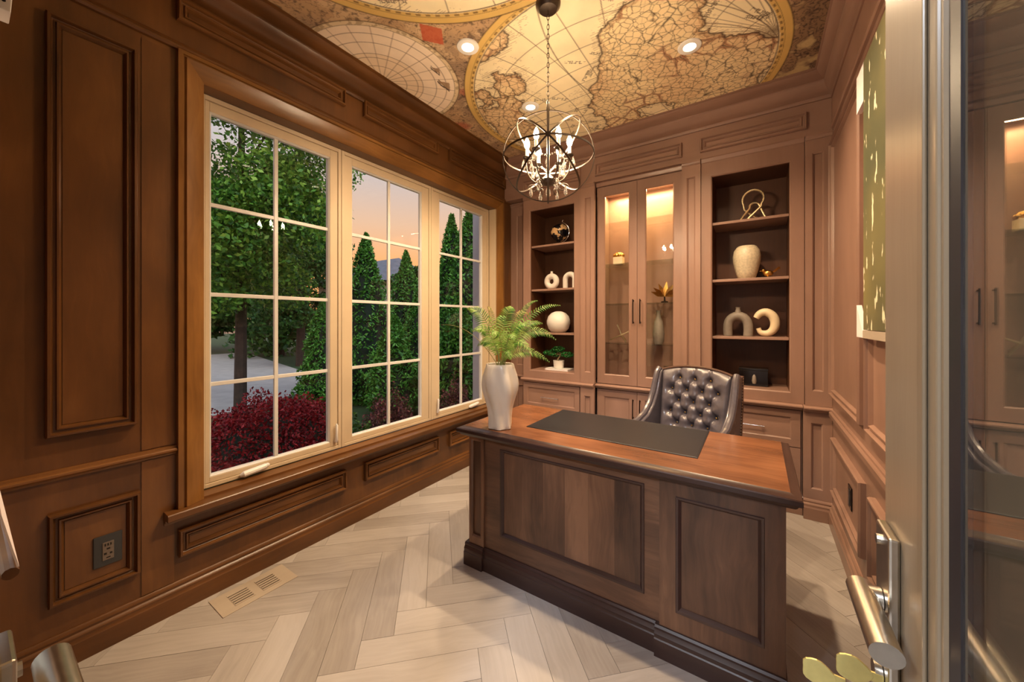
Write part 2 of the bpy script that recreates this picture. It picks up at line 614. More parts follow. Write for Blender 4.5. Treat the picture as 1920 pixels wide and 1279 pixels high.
PW, PLN = 0.1322, 0.6138
OX, OY = -2.175, 1.0435
S2 = math.sqrt(0.5)
rng = random.Random(4)
for i in range(-30, 40):
    for j in range(-3, 6):
        for vert in (0, 1):
            a0, b0 = i * PW + j * PLN, i * PW - j * PLN
            if vert:
                r = (a0 + PLN, a0 + PLN + PW, b0 + PW - PLN, b0 + PW)
            else:
                r = (a0, a0 + PLN, b0, b0 + PW)
            g = 0.0007
            pts = [(r[0] + g, r[2] + g), (r[1] - g, r[2] + g), (r[1] - g, r[3] - g), (r[0] + g, r[3] - g)]
            xy = [(OX + (a - b) * S2, OY + (a + b) * S2) for a, b in pts]
            xy = clip_poly(xy, XL, XR, -0.12, 3.36)
            if len(xy) < 3:
                continue
            area = abs(sum(xy[k - 1][0] * xy[k][1] - xy[k][0] * xy[k - 1][1] for k in range(len(xy)))) / 2
            if area < 0.0008:
                continue
            # local frame: X runs along the plank so that the grain follows it
            cx = sum(p[0] for p in xy) / len(xy)
            cy = sum(p[1] for p in xy) / len(xy)
            ang = PI / 4 if not vert else -PI / 4
            ca, sa = math.cos(-ang), math.sin(-ang)
            loc = [((x - cx) * ca - (y - cy) * sa, (x - cx) * sa + (y - cy) * ca) for x, y in xy]
            o = MB().prism(loc, 'Z', -0.012, rng.uniform(-0.0005, 0.0)).build('plank', M['plank'], fl, local=True)
            o.location = Vector((cx, cy, 0)) - WL[fl.name]
            o.rotation_euler = (0, 0, ang)

# floor register in front of the window wall
vr = empty('floor_register', (-2.118, 0.838, 0.0))
tag(vr, 'wooden floor register with slots beside the window wall baseboard', 'floor vent')
mb = MB()
mb.box(-2.206, -2.030, 0.672, 1.002, 0.0005, 0.003)
mb.build('frame', M['vent'], vr, bevel=0.001)
for (ya, yb) in ((0.735, 0.815), (0.855, 0.935)):
    MB().box(-2.165, -2.070, ya, yb, 0.003, 0.0034).build('opening', M['dark'], vr)
    for k in range(6):
        x = -2.165 + 0.095 * (k + 0.0) / 5.0
        MB().box(x - 0.006, x + 0.006, ya - 0.002, yb + 0.002, 0.0034, 0.0052).build('slat', M['vent'], vr)

# left (window) wall
mb = MB()
mb.box(XLO, XL, -0.13, W0, 0, ZC)
mb.box(XLO, XL, W1, YB, 0, ZC)
mb.box(XLO, XL, W0, W1, 0, WZ0)
mb.box(XLO, XL, W0, W1, WZ1, ZC)
wl = mb.build('wall_left', M['panZ'])
tag(wl, 'brown stained wood panelled wall around the big window', 'wall', kind='structure')
P = PL(XL)


def wall_panel(wall, P, u0, u1, v0, v1, mat_m, mat_p):
    MB().frame(P, u0, u1, v0, v1, MOULD).build('panel_moulding', mat_m, wall, smooth=True, ang=25)
    MB().pbox(P, u0 + 0.043, u1 - 0.043, v0 + 0.043, v1 - 0.043, 0.0003, 0.003).build('panel', mat_p, wall)


wall_panel(wl, P, 0.186, 0.437, 0.909, 2.541, M['panZ'], M['panZ'])
wall_panel(wl, P, 0.192, 0.446, 0.256, 0.612, M['panZ'], M['panZ'])
for (a, b) in ((0.575, 1.422), (1.560, 2.268), (2.402, 3.300)):
    wall_panel(wl, P, a, b, 0.250, 0.376, M['panY'], M['panY'])
for (a, b) in ((0.570, 1.415), (1.552, 2.260), (2.398, 3.262)):
    wall_panel(wl, P, a, b, 2.768, 2.876, M['panY'], M['panY'])
wall_panel(wl, P, -0.08, 0.43, 2.768, 2.876, M['panY'], M['panY'])
# proud boards between the panels
for (a, b) in ((0.452, 0.562),):
    MB().pbox(P, a, b, 0.14, 0.735, 0.0002, 0.0035).build('board', M['panZ'], wl)
    MB().pbox(P, a, b, 0.785, 2.61, 0.0002, 0.0035).build('board', M['panZ'], wl)

BASEP = [(0, 0), (0.024, 0), (0.024, 0.078), (0.020, 0.084), (0.018, 0.092), (0.020, 0.100), (0.016, 0.108), (0.010, 0.112), (0.012, 0.122), (0.009, 0.130), (0.004, 0.136), (0, 0.137)]
bb = MB().sweep(BASEP, P, 0.02, 3.385).build('baseboard_left', M['panY'], smooth=True, ang=30)
tag(bb, 'dark brown moulded baseboard under the window wall', 'baseboard', kind='structure')
RAILP = [(0, 0.738), (0.006, 0.738), (0.010, 0.746), (0.020, 0.750), (0.026, 0.757), (0.026, 0.764), (0.022, 0.768), (0.014, 0.770), (0.012, 0.778), (0, 0.780)]
t1 = MB().sweep(RAILP, P, 0.02, 0.568).build('trim_1', M['panY'], smooth=True, ang=30)
tag(t1, 'short brown chair rail ending at the window casing', 'chair rail', kind='structure')
PICP = [(0, 2.630), (0.012, 2.632), (0.018, 2.640), (0.018, 2.650), (0.012, 2.655), (0.010, 2.664), (0.005, 2.672), (0, 2.673)]
t2 = MB().sweep(PICP, P, 0.02, 3.395).build('trim_2', M['panY'], smooth=True, ang=30)
tag(t2, 'slim brown moulding running above the window casing', 'moulding', kind='structure')

# window casing and stool
CAS = [(0, 0), (0, 0.030), (0.018, 0.032), (0.020, 0.024), (0.024, 0.024), (0.030, 0.034), (0.050, 0.026), (0.100, 0.004), (0.104, 0.0)]


def casing_side(y_out, y_in_sign, z0, z1, name='casing'):
    poly = [(XL + h, y_out + y_in_sign * d) for d, h in CAS]
    return MB().prism(poly, 'Z', z0, z1)


t3 = empty('window_casing', (XL, W0, 0.5))
t3.name = 'trim_3'
WL['trim_3'] = Vector((XL, W0, 0.5))
tag(t3, 'olive brown bevelled wood casing framing the triple window', 'window casing', kind='structure')
ZT = 2.629
# left and right legs with mitred head
n = len(CAS)


def leg(ysign, yout, ztop):
    vs = [(XL + h, yout + ysign * d, 0.482) for d, h in CAS] + [(XL + h, yout + ysign * d, ztop - d) for d, h in CAS]
    fs = [(k, (k + 1) % n, n + (k + 1) % n, n + k) for k in range(n)] + [tuple(range(n)), tuple(range(2 * n - 1, n - 1, -1))]
    return MB().add(vs, fs)


YO0, YO1 = 0.570, 3.222
leg(1, YO0, ZT).build('side_casing', M['casing'], t3, smooth=True, ang=25)
leg(-1, YO1, ZT).build('side_casing', M['casing'], t3, smooth=True, ang=25)
vs = [(XL + h, YO0 + d, ZT - d) for d, h in CAS] + [(XL + h, YO1 - d, ZT - d) for d, h in CAS]
fs = [(k, (k + 1) % n, n + (k + 1) % n, n + k) for k in range(n)] + [tuple(range(n)), tuple(range(2 * n - 1, n - 1, -1))]
MB().add(vs, fs).build('head_casing', M['casingY'], t3, smooth=True, ang=25)
# brown reveal boards at the head
MB().box(XL - 0.085, XL - 0.001, W0 + 0.002, W1 - 0.002, WZ1 - 0.012, WZ1 - 0.0005).build('head_reveal', M['panY'], t3)
MB().box(XL - 0.085, XL - 0.001, W1 - 0.012, W1 - 0.0005, WZ0 + 0.02, WZ1 - 0.013).build('side_reveal', M['vinyl'], t3)

st = empty('window_stool', (XL + 0.03, 1.9, 0.44))
st.name = 'trim_4'
WL['trim_4'] = Vector((XL + 0.03, 1.9, 0.44))
tag(st, 'brown wooden window sill ledge below the triple window', 'window sill', kind='structure')
SILP = [(-0.085, 0.481), (-0.085, 0.493), (0.0, 0.492), (0.004, 0.481), (0.066, 0.481), (0.070, 0.477), (0.070, 0.452), (0.067, 0.449), (0.058, 0.447), (0.034, 0.447), (0.028, 0.436), (0.016, 0.430), (0.012, 0.418), (0.0005, 0.416), (0.0005, 0.481)]
MB().sweep(SILP[4:], PL(XL), 0.525, 3.27).build('ledge', M['panY'], st, smooth=True, ang=30)
MB().pbox(PL(XL), W0 + 0.003, W1 - 0.003, 0.4785, 0.492, -0.084, 0.0).build('sill_board', M['panY'], st)

# window: three units, two of them casements with cranks
XG = XL - 0.088           # room face of the vinyl frame
PWN = PL(XG)
units = ((0.682, 1.449, 0.735, 1.364, True), (1.452, 2.278, 1.542, 2.169, False), (2.281, 3.106, 2.395, 2.995, True))
GZ0, GZ1 = 0.556, 2.436
for iu, (a, b, g0, g1, crank) in enumerate(units):
    w = empty('window_%d' % (iu + 1), (XG, (a + b) / 2, 0.495))
    lab = ('wide cream casement window with grid in front of the red maple',
           'fixed cream window with grid showing the sunset sky and cedars',
           'cream casement window with grid beside the back cabinets')[iu]
    tag(w, lab, 'window', kind='structure')
    dl, dr = g0 - a, b - g1
    # outer frame ring, built with its own side widths
    mb = MB()
    z0, z1 = 0.496, 2.522
    mb.pbox(PWN, a, a + 0.022, z0, z1, -0.06, 0.0)
    mb.pbox(PWN, b - 0.022, b, z0, z1, -0.06, 0.0)
    mb.pbox(PWN, a + 0.022, b - 0.022, z0, z0 + 0.020, -0.06, 0.0)
    mb.pbox(PWN, a + 0.022, b - 0.022, z1 - 0.024, z1, -0.06, 0.0)
    mb.build('frame', M['vinyl'], w, bevel=0.002)
    mb = MB()
    mb.pbox(PWN, a + 0.024, g0 - 0.010, z0 + 0.022, z1 - 0.026, -0.05, -0.006)
    mb.pbox(PWN, g1 + 0.010, b - 0.024, z0 + 0.022, z1 - 0.026, -0.05, -0.006)
    mb.pbox(PWN, g0 - 0.010, g1 + 0.010, z0 + 0.022, GZ0 - 0.010, -0.05, -0.006)
    mb.pbox(PWN, g0 - 0.010, g1 + 0.010, GZ1 + 0.010, z1 - 0.026, -0.05, -0.006)
    mb.build('sash', M['vinyl'], w, bevel=0.002)
    MB().frame(PWN, g0 - 0.0105, g1 + 0.0105, GZ0 - 0.0105, GZ1 + 0.0105, [(0, -0.04), (0, -0.010), (0.003, -0.008), (0.0105, -0.018), (0.0105, -0.04)]).build('glazing_bead', M['vinylw'], w)
    gc = (g0 + g1) / 2
    hb = 0.0105
    rows = [GZ0] + [GZ0 + (GZ1 - GZ0) * k / 4 for k in (1, 2, 3)] + [GZ1]
    MB().pbox(PWN, gc - hb, gc + hb, GZ0 - 0.001, GZ1 + 0.001, -0.037, -0.019).build('muntin', M['vinylw'], w, bevel=0.002)
    for k in (1, 2, 3):
        for (p, q) in ((g0 - 0.001, gc - hb), (gc + hb, g1 + 0.001)):
            MB().pbox(PWN, p, q, rows[k] - hb, rows[k] + hb, -0.036, -0.020).build('muntin', M['vinylw'], w, bevel=0.002)
    for k in range(4):
        for (p, q) in ((g0, gc), (gc, g1)):
            MB().pbox(PWN, p, q, rows[k], rows[k + 1], -0.030, -0.027).build('pane', M['pane'], w)
    if crank:
        yc = 0.925 if iu == 0 else 2.84
        sc = 1.0
        mb = MB()
        mb.tube([(XG + 0.012, yc - 0.068, 0.513), (XG + 0.020, yc - 0.055, 0.518), (XG + 0.022, yc, 0.524), (XG + 0.020, yc + 0.05, 0.529), (XG + 0.012, yc + 0.062, 0.528)], [0.010, 0.017, 0.017, 0.016, 0.008], 10)
        h = mb.build('crank_handle', M['whitep'], w, smooth=True)
        MB().sphere((XG + 0.022, yc + 0.058, 0.533), (0.012, 0.014, 0.012), 12, 8).build('crank_knob', M['whitep'], h, smooth=True)
        yl = 1.408 if iu == 0 else 2.352
        mb = MB()
        mb.tube([(XG + 0.004, yl, 0.545), (XG + 0.010, yl, 0.56), (XG + 0.014, yl, 0.60), (XG + 0.016, yl, 0.655), (XG + 0.010, yl, 0.668)], [0.009, 0.011, 0.007, 0.008, 0.005], 8)
        mb.build('lock_lever', M['whitep'], w, smooth=True)

# back wall (behind the built-ins) with frieze board
wb = MB().box(XL, XR, YB, YB + 0.1, 0, ZC).build('wall_back', M['cabX'])
tag(wb, 'brown wood wall behind the built-in cabinets', 'wall', kind='structure')
YF = 3.27
MB().box(XL + 0.001, XR - 0.001, YF, YB - 0.001, 2.640, 2.90).build('frieze_board', M['cabX'], wb)
PBF = PB(YF)
for (a, b) in ((-2.03, -1.39), (-1.245, -0.510), (-0.378, 0.285)):
    wall_panel(wb, PBF, a, b, 2.688, 2.802, M['cabX'], M['cabX'])

# right wall
wr = MB().box(XR, XR + 0.12, -0.13, YB, 0, ZC).build('wall_right', M['cabZ'])
tag(wr, 'mauve brown panelled wall opposite the window', 'wall', kind='structure')
P = PR(XR)
for (a, b) in ((2.352, 3.205), (1.36, 2.232), (0.36, 1.24)):
    wall_panel(wr, P, a, b, 0.868, 2.53, M['cabZ'], M['cabZ'])
    wall_panel(wr, P, a - 0.02, b - 0.06, 0.250, 0.602, M['cabZ'], M['cabZ'])
bb = MB().sweep(BASEP, P, 0.02, 3.215).build('baseboard_right', M['cabY'], smooth=True, ang=30)
tag(bb, 'reddish brown moulded baseboard along the right wall', 'baseboard', kind='structure')
t5 = MB().sweep([(h, z - 0.012 if z > .76 else z - 0.03) for h, z in RAILP], P, 0.02, 3.20).build('trim_5', M['cabY'], smooth=True, ang=30)
tag(t5, 'brown chair rail along the right wall', 'chair rail', kind='structure')
t6 = MB().sweep([(h, z) for h, z in PICP], P, 0.02, 3.20).build('trim_6', M['cabY'], smooth=True, ang=30)
tag(t6, 'slim moulding high on the right wall below the crown', 'moulding', kind='structure')

# crown moulding, mitred round three walls
CR = [(0.0, 2.864), (0.07, 2.864), (0.10, 2.876), (0.10, 2.884), (0.15, 2.887), (0.24, 2.893), (0.34, 2.906), (0.43, 2.924), (0.49, 2.941), (0.49, 2.950), (0.60, 2.953), (0.70, 2.957), (0.82, 2.964), (0.90, 2.972), (0.90, 2.976), (1.0, 2.9765), (1.0, 2.9795), (0.0, 2.9795)]
DL, DB, DR = 0.210, 0.232, 0.112


def crown(name, p0, p1, mat, lab):
    k = len(CR)
    vs = [p0(d, z) for d, z in CR] + [p1(d, z) for d, z in CR]
    fs = [(i, (i + 1) % k, k + (i + 1) % k, k + i) for i in range(k)] + [tuple(range(k)), tuple(range(2 * k - 1, k - 1, -1))]
    o = MB().add(vs, fs).build(name, mat, smooth=True, ang=20)
    return tag(o, lab, 'crown moulding', kind='structure')


cA = lambda d, z: (XL + DL * d, 0.02, z)
cB = lambda d, z: (XL + DL * d, YF - DB * d, z)
cC = lambda d, z: (XR - DR * d, YF - DB * d, z)
cD = lambda d, z: (XR - DR * d, 0.02, z)
crown('trim_7', cA, cB, M['panY'], 'stepped crown moulding above the window wall')
crown('trim_8', cB, cC, M['cabX'], 'stepped crown moulding above the built-in cabinets')
crown('trim_9', cC, cD, M['cabY'], 'stepped crown moulding above the right wall')

# front wall with the double door opening, and the hall behind it
mb = MB()
mb.box(XL, -0.905, -0.13, 0.010, 0, ZC)
mb.box(0.160, XR, -0.13, 0.010, 0, ZC)
mb.box(-0.905, 0.160, -0.13, 0.010, 2.42, ZC)
wf = mb.build('wall_front', M['panZ'])
tag(wf, 'brown panelled wall around the double doorway', 'wall', kind='structure')
HX0, HX1, HY = -2.6, 2.0, -3.2
hf = MB().box(HX0, HX1, HY, -0.13, -0.06, 0.0).build('floor_hall', M['plank'])
tag(hf, 'pale oak floor of the hall outside the doorway', 'floor', kind='structure')
hc = MB().box(HX0, HX1, HY, -0.13, ZC, ZC + 0.1).build('ceiling_hall', M['drywall'])
tag(hc, 'white ceiling of the hall outside the doorway', 'ceiling', kind='structure')
for nm, bx in (('wall_hall_left', (HX0 - 0.1, HX0, HY, -0.13, 0, ZC)), ('wall_hall_right', (HX1, HX1 + 0.1, HY, -0.13, 0, ZC)),
               ('wall_hall_back', (HX0, HX1, HY - 0.1, HY, 0, ZC)), ('wall_hall_side_a', (XR + 0.12, HX1, -0.13, -0.03, 0, ZC)), ('wall_hall_side_b', (HX0, XLO, -0.13, -0.03, 0, ZC))):
    tag(MB().box(*bx).build(nm, M['drywall']), 'plain pale painted wall of the hall behind the doorway', 'wall', kind='structure')
for (hx, hy, hl_) in ((-0.9, -1.1, 'unseen fill lamp added on the hall ceiling outside the closed door leaf'), (0.2, -1.1, 'unseen fill lamp added on the hall ceiling outside the open door leaf')):
    hl = empty('hall_fill_lamp', (hx, hy, ZC))  # added out of view, cool fill for the floor and lower cabinets
    tag(hl, hl_, 'ceiling lamp', 'added hall fill lamps')
    MB().lathe([(0.17, -0.03), (0.18, -0.02), (0.18, -0.0005)], 32, (hx, hy, ZC)).build('rim', M['nickel'], hl, smooth=True)
    MB().lathe([(0.05, -0.05), (0.13, -0.044), (0.165, -0.0305)], 32, (hx, hy, ZC)).build('diffuser', M['hallfill'], hl, smooth=True)
    light('hall_fill_light', 'SPOT', (hx, hy, ZC - 0.07), HALL_W, HALL_C, 0.12, 165, 0.3, parent=hl)

# ------------------------------------------------------------------ ceiling with its printed old-map mural
def fnoise(x, y, freq, seed, octaves=4):
    out = np.zeros_like(x)
    amp, tot = 1.0, 0.0
    for o in range(octaves):
        rs = np.random.RandomState(seed * 31 + o)
        g = rs.rand(64, 64)
        fx, fy = x * freq + 100.3, y * freq + 57.7
        ix, iy = np.floor(fx).astype(int), np.floor(fy).astype(int)
        tx, ty = fx - ix, fy - iy
        tx, ty = tx * tx * (3 - 2 * tx), ty * ty * (3 - 2 * ty)
        a, b = g[ix % 64, iy % 64], g[(ix + 1) % 64, iy % 64]
        c, d = g[ix % 64, (iy + 1) % 64], g[(ix + 1) % 64, (iy + 1) % 64]
        out += amp * ((a * (1 - tx) + b * tx) * (1 - ty) + (c * (1 - tx) + d * tx) * ty)
        tot += amp
        amp *= 0.5
        freq *= 2.03
    return out / tot


def voro_edge(x, y, freq, seed):
    rs = np.random.RandomState(seed)
    gx, gy = rs.rand(97, 97), rs.rand(97, 97)
    fx, fy = x * freq + 200.0, y * freq + 200.0
    ix, iy = np.floor(fx).astype(int), np.floor(fy).astype(int)
    d1 = np.full(x.shape, 9.0)
    d2 = np.full(x.shape, 9.0)
    for i in (-1, 0, 1):
        for j in (-1, 0, 1):
            cx, cy = ix + i, iy + j
            px, py = cx + gx[cx % 97, cy % 97], cy + gy[cx % 97, cy % 97]
            d = np.hypot(px - fx, py - fy)
            nd2 = np.where(d < d1, d1, np.minimum(d2, d))
            d1 = np.minimum(d1, d)
            d2 = nd2
    return (d2 - d1) / freq


def smooth(d, w):
    return np.clip(1.0 - d / w, 0, 1)


def paint_map(X, Y):
    rgb = np.zeros(X.shape + (3,))

    def put(mask, col, k=1.0):
        c = np.array(lin(*col)[:3])
        a = np.clip(mask * k, 0, 1)[..., None]
        rgb[...] = rgb * (1 - a) + c * a

    def line(d, col, w=0.004, k=0.9):
        put(smooth(np.abs(d), w), col, k)

    def spaced(v, step, gx):
        # distance (in metres) to the nearest multiple of step of the field v
        f = np.abs(((v / step) + 0.5) % 1.0 - 0.5) * step
        return f / np.maximum(gx, 1e-6)

    n1 = fnoise(X, Y, 3.0, 1)
    n2 = fnoise(X, Y, 11.0, 2)
    n3 = fnoise(X, Y, 38.0, 3, 3)
    ink = (64, 40, 26)
    # engraved scenery between the hemispheres
    rgb[...] = np.array(lin(186, 152, 116)[:3])
    put(np.clip((n1 - 0.42) * 5, 0, 1), (146, 122, 102), 0.8)
    put(np.clip((n2 - 0.52) * 6, 0, 1), (206, 176, 140), 0.7)
    put(np.clip((fnoise(X, Y, 2.2, 9) - 0.60) * 14, 0, 1), (176, 92, 66), 0.8)
    wav = np.abs(((n2 * 9 + n3 * 1.2) % 1.0) - 0.5)
    put(smooth(wav, 0.12), (66, 46, 40), 0.75)
    put(np.clip((n3 - 0.62) * 8, 0, 1), (64, 46, 40), 0.7)
    # darker rocky scene by the back right corner
    cor = np.clip((X - 0.02) * 5, 0, 1) * np.clip((Y - 1.9) * 3, 0, 1)
    put(cor, (96, 72, 56), 0.65)
    put(cor * smooth(wav, 0.2), (40, 24, 26), 0.85)
    put(cor * np.clip((n2 - 0.56) * 8, 0, 1), (202, 178, 130), 0.8)

    # small polar discs
    for (cx, cy, R) in ((-2.12, 1.60, 0.515), (0.36, 1.60, 0.515)):
        dx, dy = X - cx, Y - cy
        r = np.hypot(dx, dy)
        ins = (r < R)
        put(ins.astype(float), (238, 218, 196))
        put((ins & (r > R - 0.030)).astype(float), (216, 194, 158), 0.9)
        put((r < 0.27).astype(float), (230, 204, 172), 0.6)
        th = np.degrees(np.arctan2(dy, dx))
        dth = np.abs(((th / 15.0) + 0.5) % 1.0 - 0.5) * np.radians(15.0) * r
        put(smooth(dth, 0.0044) * (r < R - 0.03) * (r > 0.03), (112, 76, 50), 0.7)
        for q in (0.16, 0.235, 0.27, 0.36, 0.43):
            put(smooth(np.abs(r - q), 0.0044), (96, 64, 44), 0.85)
        line(r - R, ink, 0.006)
        line(r - (R - 0.030), ink, 0.004, 0.7)
        put(((n3 > 0.55) & (r < R) & (r > R - 0.028)).astype(float), (120, 90, 60), 0.5)

    # the two hemispheres
    for ih, (cx, cy, R) in enumerate(((-0.883, 2.624, 1.054), (-0.872, 0.602, 1.03))):
        dx, dy = X - cx, Y - cy
        r = np.hypot(dx, dy)
        ins = r < R
        put(ins.astype(float), (244, 228, 190))
        put((ins & (r > R - 0.062)).astype(float), (212, 176, 104))
        Ri = R - 0.068
        a, b = dx / Ri, dy / Ri
        rho = np.maximum(np.hypot(a, b), 1e-5)
        c = 2 * np.arctan(rho)
        lat = np.degrees(np.arcsin(np.clip(np.sin(c) * a / rho, -1, 1)))
        lon = np.degrees(np.arctan2(b * np.sin(c), rho * np.cos(c)))
        disc = r < Ri
        for f in (lat, lon):
            g = np.hypot(np.gradient(f, X[:, 0], axis=0), np.gradient(f, Y[0, :], axis=1))
            d = spaced(f, 15.0, g)
            put(smooth(d, 0.0046) * disc, (84, 56, 36), 0.9)
        # ecliptic-like crossing arcs
        for (ex, ey, er) in ((cx - 0.5, cy + 1.3, 1.3), (cx + 1.2, cy - 0.5, 1.35)):
            put(smooth(np.abs(np.hypot(X - ex, Y - ey) - er), 0.006) * disc, ink, 0.9)
        # land
        lf = fnoise(X + 0.3 * ih, Y, 2.4, 21 + ih, 6) - 0.5
        if ih == 0:
            blob = 0.34 * np.exp(-(((X + 0.52) / 0.42) ** 2 + ((Y - 2.25) / 0.62) ** 2)) + 0.30 * np.exp(-(((X + 0.25) / 0.30) ** 2 + ((Y - 2.75) / 0.36) ** 2)) \
                + 0.20 * np.exp(-(((X + 1.62) / 0.16) ** 2 + ((Y - 2.72) / 0.22) ** 2)) - 0.14
        else:
            blob = 0.3 * np.exp(-((dx / 0.5) ** 2 + (dy / 0.45) ** 2)) - 0.15
        f = lf * 0.9 + blob
        land = disc & (f > 0)
        put(land.astype(float), (238, 214, 168), 0.8)
        put(land * np.clip((n1 - 0.45) * 6, 0, 1), (224, 190, 148), 0.6)
        ve = voro_edge(X + n3 * 0.01, Y + n2 * 0.02, 24.0, 5 + ih)
        put(smooth(ve, 0.0050) * land, (84, 52, 34), 0.9)
        ve2 = voro_edge(X + n2 * 0.05, Y, 9.0, 15 + ih)
        put(smooth(ve2, 0.0065) * land, (52, 30, 22), 0.95)
        red = np.clip((fnoise(X, Y, 3.4, 44) - 0.5) * 8, 0, 1)
        put(smooth(np.abs(ve2 - 0.010), 0.010) * land * red, (136, 60, 36), 0.85)
        gf = np.hypot(np.gradient(f, X[:, 0], axis=0), np.gradient(f, Y[0, :], axis=1))
        dd = np.abs(f) / np.maximum(gf, 1e-4)
        put(smooth(dd, 0.011) * disc, (58, 34, 24), 1.0)
        put(smooth(np.abs(dd - 0.016), 0.010) * disc * (f > 0), (150, 96, 50), 0.55)
        put(((f < 0) & (dd < 0.045) & (np.abs(((Y * 90) % 1.0) - 0.5) < 0.16) & disc).astype(float), (120, 84, 52), 0.5)
        # fan of rhumb lines from the rim
        hx_, hy_ = cx + Ri * 0.98, cy - 0.10 * (1 - 2 * ih)
        an_ = np.degrees(np.arctan2(Y - hy_, X - hx_))
        rr_ = np.hypot(X - hx_, Y - hy_)
        dl_ = np.abs(((an_ / 7.5) + 0.5) % 1.0 - 0.5) * np.radians(7.5) * rr_
        put(smooth(dl_, 0.0038) * disc * (rr_ < 0.62) * (f < 0.03), (84, 56, 36), 0.8)
        # scale ring
        line(r - R, ink, 0.006)
        put(smooth(np.abs(r - Ri), 0.006), ink, 0.9)
        th = np.arctan2(dy, dx)
        put((((th * 60 / PI) % 1.0) < 0.5) * smooth(np.abs(r - (Ri + 0.016)), 0.009), (76, 46, 30), 0.9)
        line(r - (Ri + 0.028), ink, 0.003, 0.7)
        # rows of small engraved marks on the water
        rs = np.random.RandomState(70 + ih)
        for q in range(70):
            rr, tt = R * 0.9 * math.sqrt(rs.rand()), rs.rand() * 2 * PI
            mx, my, an = cx + rr * math.cos(tt), cy + rr * math.sin(tt), rs.choice([0.6, 0.75, -0.8]) + rs.randn() * 0.1
            L, hgt = rs.uniform(0.05, 0.16), rs.uniform(0.008, 0.015)
            i0, i1 = np.searchsorted(X[:, 0], (mx - L, mx + L))
            j0, j1 = np.searchsorted(Y[0, :], (my - L, my + L))
            if i1 <= i0 or j1 <= j0:
                continue
            xs, ys = X[i0:i1, j0:j1] - mx, Y[i0:i1, j0:j1] - my
            u = xs * math.cos(an) + ys * math.sin(an)
            v = -xs * math.sin(an) + ys * math.cos(an)
            tick = rs.rand(64) > 0.45
            cell = ((u + L) / 0.012).astype(int) % 64
            m = (np.abs(u) < L / 2) & (((np.abs(v) < hgt) & tick[cell] & (np.abs(((u / 0.012) % 1.0) - 0.5) < 0.28)) | (np.abs(v + hgt * 0.6 * (tick[(cell * 7) % 64] * 2 - 1)) < 0.0025))
            m &= (f[i0:i1, j0:j1] < 0)
            sub = rgb[i0:i1, j0:j1]
            sub[m] = sub[m] * 0.25 + np.array(lin(*ink)[:3]) * 0.75
    # a small ship on the polar disc
    for (sx, sy, sc_) in ((-1.80, 1.86, 1.0), (-1.74, 1.72, 0.7)):
        u, v = (X - sx) / sc_, (Y - sy) / sc_
        put(((np.abs(u + 0.2 * v) < 0.004) & (np.abs(v) < 0.07)).astype(float), ink, 0.9)
        put(((u > 0) & (u < 0.05 - np.abs(v) * 0.8) & (np.abs(v) < 0.05)).astype(float), (150, 118, 88), 0.9)
        put((np.abs(u + 0.012 - 3.0 * v * v) < 0.006) & (np.abs(v) < 0.06), ink, 0.9)
    # vermilion banner patch and grey cloud by the window wall
    put(((np.abs(X + 1.535) * 1.0 + np.abs(Y - 1.49) * 0.8) < 0.075).astype(float), (184, 84, 54), 0.9)
    rgb *= (0.92 + 0.16 * n2)[..., None]
    return rgb


xs = np.arange(XL, XR + 0.002, 0.0042)
ys = np.concatenate([np.arange(-0.12, 0.92, 0.013), np.arange(0.92, 3.10, 0.0042), np.arange(3.10, YB + 0.05, 0.05)])
GX, GY = np.meshgrid(xs, ys, indexing='ij')
RGB = paint_map(GX, GY)
nx, ny = GX.shape
vco = np.zeros((nx * ny, 3), dtype=np.float32)
vco[:, 0] = GX.ravel()
vco[:, 1] = GY.ravel()
idx = np.arange(nx * ny).reshape(nx, ny)
quads = np.stack([idx[:-1, :-1], idx[:-1, 1:], idx[1:, 1:], idx[1:, :-1]], axis=-1).reshape(-1, 4)
me = bpy.data.meshes.new('mural')
me.vertices.add(nx * ny)
me.vertices.foreach_set('co', vco.ravel())
me.loops.add(quads.size)
me.loops.foreach_set('vertex_index', quads.ravel().astype(np.int32))
me.polygons.add(len(quads))
me.polygons.foreach_set('loop_start', np.arange(0, quads.size, 4, dtype=np.int32))
me.update()
att = me.color_attributes.new('print', 'FLOAT_COLOR', 'POINT')
cc = np.ones((nx * ny, 4), dtype=np.float32)
cc[:, :3] = RGB.reshape(-1, 3)
att.data.foreach_set('color', cc.ravel())
m, nt, b = new_mat('printed_map_mural')
vc = N(nt, 'ShaderNodeVertexColor')
vc.layer_name = 'print'
nt.links.new(vc.outputs[0], b.inputs['Base Color'])
b.inputs['Roughness'].default_value = 0.6
me.materials.append(m)
ce = MB().box(XL - 0.1, XR + 0.1, -0.13, YB + 0.05, ZC, ZC + 0.12).build('ceiling', M['drywall'])
tag(ce, 'ceiling covered with an old double hemisphere world map mural', 'ceiling', kind='structure')
mo = bpy.data.objects.new('mural', me)
COL.objects.link(mo)
mo.parent = ce
mo.location = Vector((0, 0, ZC - 0.0004)) - WL[ce.name]
mo['label'] = 'antique style world map print in cream and brown'

